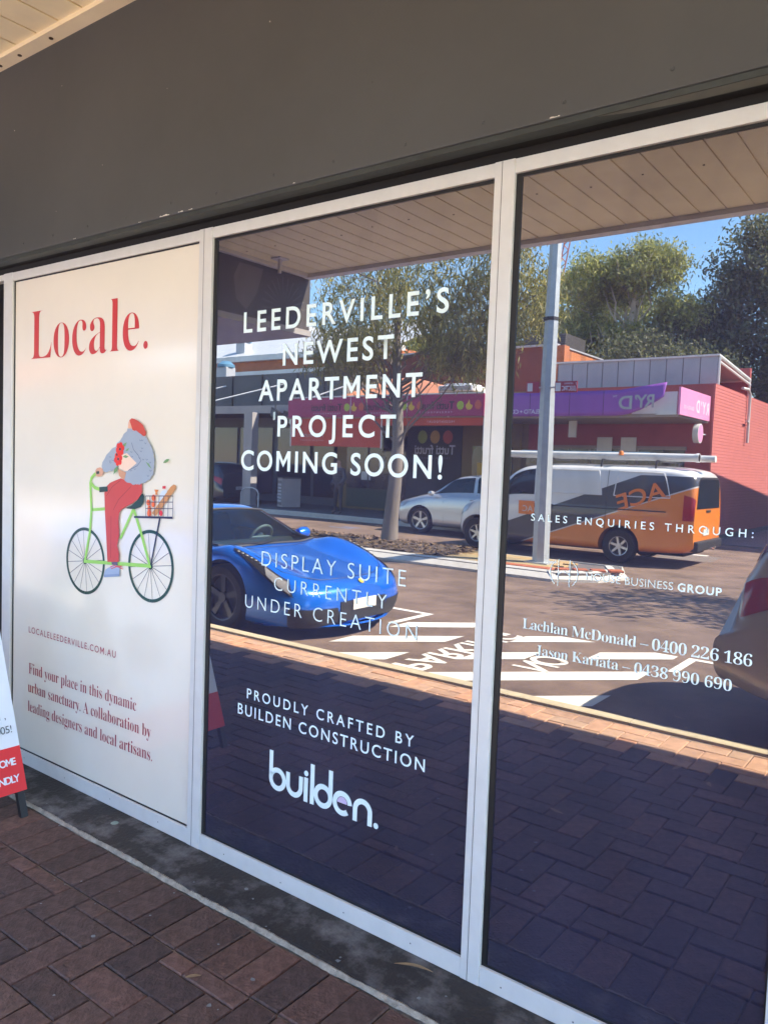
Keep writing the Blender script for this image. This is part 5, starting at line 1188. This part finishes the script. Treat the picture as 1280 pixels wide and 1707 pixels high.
# ---- person in a puffer jacket across the road
def skinned(verts, edges, radii, name, mats, parent, sub=2, root=0):
    me = bpy.data.meshes.new(name); me.from_pydata(verts, edges, []); o = bpy.data.objects.new(name, me); COL.objects.link(o)
    md = o.modifiers.new('k', 'SKIN'); o.modifiers.new('s', 'SUBSURF').levels = sub
    for i, r in enumerate(radii): me.skin_vertices[0].data[i].radius = (r, r) if not isinstance(r, tuple) else r
    me.skin_vertices[0].data[root].use_root = True
    dg = bpy.context.evaluated_depsgraph_get(); dg.update(); new = bpy.data.meshes.new_from_object(o.evaluated_get(dg))
    bpy.data.objects.remove(o); new.name = name
    for m_ in mats: new.materials.append(m_)
    new.polygons.foreach_set('use_smooth', [True]*len(new.polygons))
    o = bpy.data.objects.new(name, new); COL.objects.link(o); o.parent = parent
    return o
M['skin'] = mat('skin', (.45, .27, .19), .6); M['hair'] = mat('dark hair', (.02, .015, .012), .7)
M['puffer'] = mat('black quilted jacket', (.045, .045, .052), .35, 0, .3, 20, 0, 10, .7); M['jeans'] = mat('charcoal trousers', (.05, .048, .05), .8, 0, .2, 20); M['shoe'] = mat('dark shoes', (.06, .06, .065), .5)
pe = thing('person', 'person in a black puffer jacket standing across the road', 'person', (-15.95, -16.75, -.01), .25)
V_ = [(0,0,.95),(0,0,1.12),(0,.01,1.30),(0,0,1.42),(0,.01,1.50),(0,.03,1.60),(0,.02,1.70),
      (.10,0,.90),(.11,.01,.50),(.115,-.01,.10),(.125,.10,.045),(-.10,0,.90),(-.13,.03,.50),(-.15,.02,.10),(-.17,.13,.045),
      (.19,0,1.40),(.27,-.03,1.13),(.20,.12,.97),(.15,.15,.95),(-.19,0,1.40),(-.27,-.04,1.13),(-.20,.12,.96),(-.15,.15,.94)]
E_ = [(0,1),(1,2),(2,3),(3,4),(4,5),(5,6),(0,7),(7,8),(8,9),(9,10),(0,11),(11,12),(12,13),(13,14),(3,15),(15,16),(16,17),(17,18),(3,19),(19,20),(20,21),(21,22)]
Rr = [(.17,.12),(.19,.14),(.20,.14),(.16,.11),(.055,.055),(.075,.09),(.075,.09),(.09,.09),(.065,.065),(.048,.05),(.05,.045),(.09,.09),(.065,.065),(.048,.05),(.05,.045),(.085,.085),(.07,.07),(.06,.06),(.05,.05),(.085,.085),(.07,.07),(.06,.06),(.05,.05)]
bo = skinned(V_, E_, Rr, 'body', [M['skin'], M['puffer'], M['jeans'], M['shoe'], M['hair']], pe)
for p in bo.data.polygons:
    c = p.center
    p.material_index = 3 if c.z < .09 else 2 if c.z < .90 and abs(c.x) < .24 and not (c.y > .06 and c.z > .86) else 1 if c.z < 1.47 else 4 if (c.z > 1.70 or (c.y < .0 and c.z > 1.58)) else 0
qb = MB()
for z in (.98, 1.06, 1.14, 1.22, 1.30, 1.37): qb.tube([(.215*math.cos(a), .165*math.sin(a)+.005, z) for a in np.linspace(0, 2*math.pi, 20)], .022, 6, False)
qb.build('jacket_quilting', M['puffer'], pe, True)
fb = MB(); fb.lathe([(0, .03), (.012, .01), (.014, -.01), (0, -.018)], (0, .125, 1.61), (0, 0, 1), 8); fb.build('nose', M['skin'], pe, True)
eb = MB()
for s in (-1, 1): eb.disc((s*.032, .112, 1.635), .010, (0, 1, 0), 8, .006)
eb.build('eyes', M['hair'], pe); MB().box(-.025, .025, .105, .116, 1.565, 1.572).build('mouth', M['berry'], pe)
hb_ = MB()
for s in (-1, 1): hb_.lathe([(0, .03), (.015, .015), (.015, -.015), (0, -.03)], (s*.085, .02, 1.62), (0, 0, 1), 8)
hb_.build('ears', M['skin'], pe, True)
M['strap'] = mat('pale strap', (.55, .50, .42), .7)

# ================================================================== TREES
def leafmat(name, col, hi):
    m = mat(name, col, .55, 0, .3, .8, rnd=('isl', [(.55, .6, .5), (1, 1, 1), hi])); n = m.node_tree.nodes; l = m.node_tree.links; b = n['Principled BSDF']
    tr = n.new('ShaderNodeBsdfTranslucent'); src = b.inputs['Base Color'].links[0].from_socket; l.new(src, tr.inputs[0])
    mx = n.new('ShaderNodeMixShader'); mx.inputs[0].default_value = .42; l.new(b.outputs[0], mx.inputs[1]); l.new(tr.outputs[0], mx.inputs[2]); l.new(mx.outputs[0], n['Material Output'].inputs[0])
    return m
M['gumleaf'] = leafmat('gum leaves', (.31, .30, .115), (1.7, 1.5, 1.1))
M['gumleaf_far'] = leafmat('far gum leaves', (.31, .33, .125), (1.7, 1.6, 1.1))
M['darkleaf'] = leafmat('dark tree leaves', (.16, .175, .095), (1.4, 1.4, 1.2))
M['bark'] = mat('pale grey bark', (.22, .19, .165), .85, 0, .3, 6, .6, 30, stretch=(1, 1, .25))
M['bark_dark'] = mat('grey brown bark', (.16, .13, .11), .9, 0, .3, 4, .6, 20, stretch=(1, 1, .25))
M['bark_pale'] = mat('cream bark', (.48, .42, .34), .85, 0, .25, 2, .4, 20)
def crown(blobs, n, L, w, droop, name, m, parent, seed, per=26, spread=.28):
    rg = np.random.default_rng(seed); P = []; tot = sum(b[2] for b in blobs)
    for (c, r, wt) in blobs:
        k = max(1, int(n*wt/tot/per)); d = rg.normal(size=(k, 3)); d /= np.linalg.norm(d, axis=1)[:, None]
        rad = rg.uniform(.25, 1, size=(k, 1))**.5; cc = np.array(c)+d*rad*np.array(r)
        p = np.repeat(cc, per, 0)+rg.normal(size=(k*per, 3))*spread*np.array([1, 1, .8]); P.append(p)
    P = np.concatenate(P); N = len(P)
    a = rg.normal(size=(N, 3)); a[:, 2] -= droop; a /= np.linalg.norm(a, axis=1)[:, None]
    b = np.cross(a, rg.normal(size=(N, 3))); b /= np.linalg.norm(b, axis=1)[:, None]
    s = rg.uniform(.6, 1.25, size=(N, 1)); a = a*L*s; b = b*w*s*.5
    V = np.stack([P-a*.5, P-a*.08+b, P+a*.5, P-a*.08-b], 1).reshape(-1, 3)
    me = bpy.data.meshes.new(name); me.vertices.add(N*4); me.vertices.foreach_set('co', V.ravel()); me.loops.add(N*4); me.polygons.add(N)
    me.loops.foreach_set('vertex_index', np.arange(N*4)); me.polygons.foreach_set('loop_start', np.arange(N)*4); me.polygons.foreach_set('loop_total', np.full(N, 4))
    me.update(); me.validate(); o = link(name, me, m, parent); return o
def branch(m, a, b, r0, r1, rg, k=6, wob=.08):
    a, b = Vector(a), Vector(b); L = (b-a).length; pts = []
    for i in range(k+1):
        t = i/k; j = Vector((rg.normal(), rg.normal(), rg.normal()*.4))*wob*L*math.sin(math.pi*t) if 0 < i < k else Vector()
        pts.append(a.lerp(b, t)+j)
    m.tube(pts, [r0+(r1-r0)*i/k for i in range(k+1)], 7); return pts
def along(pts, z):
    for a, b in zip(pts[:-1], pts[1:]):
        if a[2] <= z <= b[2]: return Vector(a).lerp(Vector(b), (z-a[2])/(b[2]-a[2]))
    return Vector(pts[-1])
def tree(name, label, base, trunkpts, radii, blobs, n, leaf_, w, droop, lm, bmn, seed, per=26, spread=.28, limbs=3, group=None, lr=.05):
    t = thing(name, label, 'tree', base, 0, group); rg = np.random.default_rng(seed); m = MB(); m.tube(trunkpts, radii, 10)
    top = trunkpts[-1]; mid = trunkpts[len(trunkpts)//2]
    for (c, r, wt) in blobs:
        for k in range(limbs):
            s = along(trunkpts, c[2]*rg.uniform(.5, .82)); e = Vector(c)+Vector([rg.normal()*x*.45 for x in r]); br_ = branch(m, s, e, lr, lr*.25, rg)
            for q in range(3): branch(m, br_[rg.integers(2, 6)], e+Vector([rg.normal()*x*.5 for x in r]), lr*.35, lr*.1, rg, 4)
    m.build('trunk', M[bmn], t, True, angle=80); crown(blobs, n, leaf_, w, droop, 'crown', M[lm], t, seed, per, spread)
    return t
tree('gum_tree', 'slender young gum tree growing in the median bed', (-9.62, -10.93, 0), [(0, 0, -.05), (.03, 0, .5), (.10, 0, 1.2), (.14, .0, 2.0), (.08, 0, 3.0), (.02, 0, 4.0), (.05, 0, 5.2)], [.20, .165, .145, .125, .11, .085, .05],
     [((.9, .2, 5.0), (1.2, 1.0, .9), 2.4), ((1.55, .25, 4.25), (.85, .8, .65), 2.2), ((-.9, 0, 5.3), (1.1, .9, .7), 1.8), ((-1.35, 0, 4.35), (.75, .7, .5), 1.5), ((-.4, .3, 4.0), (.6, .6, .35), .8), ((1.75, .3, 3.65), (.65, .55, .40), 1.2), ((-1.5, 0, 3.75), (.65, .5, .38), 1.1), ((-.75, .3, 3.55), (.4, .4, .25), .5), ((2.2, .2, 4.0), (.5, .5, .5), .8), ((2.55, .1, 5.3), (.75, .8, 1.0), 2.2), ((3.1, 0, 4.6), (.35, .5, .6), .9), ((.2, 0, 6.6), (2.2, 1.6, .6), 1.0)],
     25000, .16, .028, 1.7, 'gumleaf', 'bark', 3, 60, .20, 2, None, .026)
tree('gum_tree', 'tall open gum with pale limbs behind the sheet clad roof', (-14.2, -36, -.2), [(0, 0, 0), (.2, 0, 3), (-.1, 0, 6), (.3, 0, 9), (.5, 0, 11.5)], [.42, .36, .3, .22, .1],
     [((-1.6, 0, 11.2), (1.7, 1.5, 1.5), 2), ((.8, 0, 11.6), (1.9, 1.5, 1.4), 2.4), ((-2.2, 0, 8.6), (1.6, 1.4, 1.2), 1.8), ((2.4, 0, 9.4), (1.3, 1.2, .7), 1.2), ((.4, 0, 8.4), (1.6, 1.3, .9), 1.2), ((-3.4, 0, 6.6), (1.6, 1.4, 1.1), 1.3), ((1.2, .5, 6.6), (2.2, 1.6, 1.2), 1.8)],
     46000, .24, .075, .9, 'gumleaf_far', 'bark_pale', 11, 150, .34, 3, 'gums behind the shops', .11)
tree('dark_tree', 'broad dark evergreen towering over the red wall', (-8.2, -38, -.2), [(0, 0, 0), (.2, 0, 3), (.1, 0, 6), (.4, 0, 9)], [.6, .5, .42, .25],
     [((.0, 0, 9.2), (3.2, 2.5, 2.2), 3), ((-2.8, .6, 7.6), (2.4, 2, 1.6), 2.2), ((.5, .4, 11.4), (3.0, 2.2, 2.3), 3), ((3.8, 0, 11.2), (2.8, 2.2, 2.6), 2.5), ((1.6, 0, 6.3), (3.0, 2, 1.2), 1.6), ((-4.6, .5, 6.0), (1.9, 1.7, 1.3), 1.4), ((4.6, 0, 7.2), (2, 1.8, 2), 1.8)],
     64000, .26, .095, .5, 'darkleaf', 'bark_dark', 21, 130, .45, 2, 'gums behind the shops', .14)
tree('dark_tree', 'rounded dark tree low behind the pale roof screen', (-12.4, -33.5, -.2), [(0, 0, 0), (.1, 0, 3), (0, 0, 5.5)], [.35, .3, .2],
     [((-.3, 0, 6.6), (2.2, 1.8, 1.4), 2), ((2.2, 0, 6.0), (1.8, 1.5, 1.2), 1.4), ((-2.6, 0, 5.6), (1.4, 1.3, 1.0), 1)],
     24000, .24, .085, .5, 'darkleaf', 'bark_dark', 25, 110, .38, 2, 'gums behind the shops', .1)
tree('gum_tree', 'gum crown showing beyond the tall brick building', (-21.5, -46, -.2), [(0, 0, 0), (.1, 0, 5), (0, 0, 11)], [.4, .35, .2],
     [((0, 0, 12.4), (2.6, 2, 2.2), 2), ((3.2, 0, 11.2), (2.2, 1.8, 1.8), 1.4), ((-3.2, 0, 11.0), (2.4, 2, 1.8), 1.4)],
     16000, .3, .10, .8, 'gumleaf_far', 'bark_pale', 31, 90, .42, 2, 'gums behind the shops', .1)
tree('gum_tree', 'distant gum crown between the hall roof and the street tree', (-50, -66, -.2), [(0, 0, 0), (.1, 0, 5), (0, 0, 11)], [.4, .35, .2],
     [((0, 0, 13.6), (5, 3, 2.2), 2), ((6, 0, 12.6), (4, 2.5, 2), 1.4)], 6000, .6, .25, .8, 'gumleaf_far', 'bark_pale', 33, 30, .7, 2, 'gums behind the shops', .1)
tree('dark_tree', 'evergreen beyond the lane, out to the right', (3.5, -40, -.2), [(0, 0, 0), (.1, 0, 4), (0, 0, 8)], [.5, .4, .25],
     [((-1.5, 0, 9.5), (3.4, 2.4, 2.8), 2), ((2.5, 0, 8.6), (3, 2.2, 2.4), 1.6)], 9000, .45, .18, .5, 'darkleaf', 'bark_dark', 35, 34, .5, 2, 'gums behind the shops', .12)
# verge tree to the right of the picture whose shade falls on the carriageway
tree('median_tree', 'leafy young tree on the next median island', (1.1, -10.4, -.05), [(0, 0, 0), (.05, 0, 1.5), (0, 0, 3)], [.16, .13, .09],
     [((0, 0, 4.6), (1.6, 1.4, 1.2), 2), ((1.0, .6, 4.0), (1.1, 1, .8), 1), ((-.8, -.5, 4.1), (1.0, .9, .7), 1)], 2600, .2, .06, .8, 'darkleaf', 'bark_dark', 41, 26, .22, 2)
# tower crane far behind
M['crane'] = mat('red crane lattice', (.55, .18, .10), .6)
cr = MB(); a = Vector((-29.5, -60, 15)); b_ = Vector((-28.3, -60, 22))
for s in (-.25, .25): cr.tube([a+Vector((s, 0, 0)), b_+Vector((s, 0, 0))], .06, 4)
for k in range(14): cr.tube([a.lerp(b_, k/14)+Vector((-.25 if k % 2 else .25, 0, 0)), a.lerp(b_, (k+1)/14)+Vector((.25 if k % 2 else -.25, 0, 0))], .04, 4)
cr.tube([a, (-29.8, -60, -.3)], .3, 6)
tag(cr.build('tower_crane', M['crane']), 'thin red crane jib rising between the gum trees', 'crane')
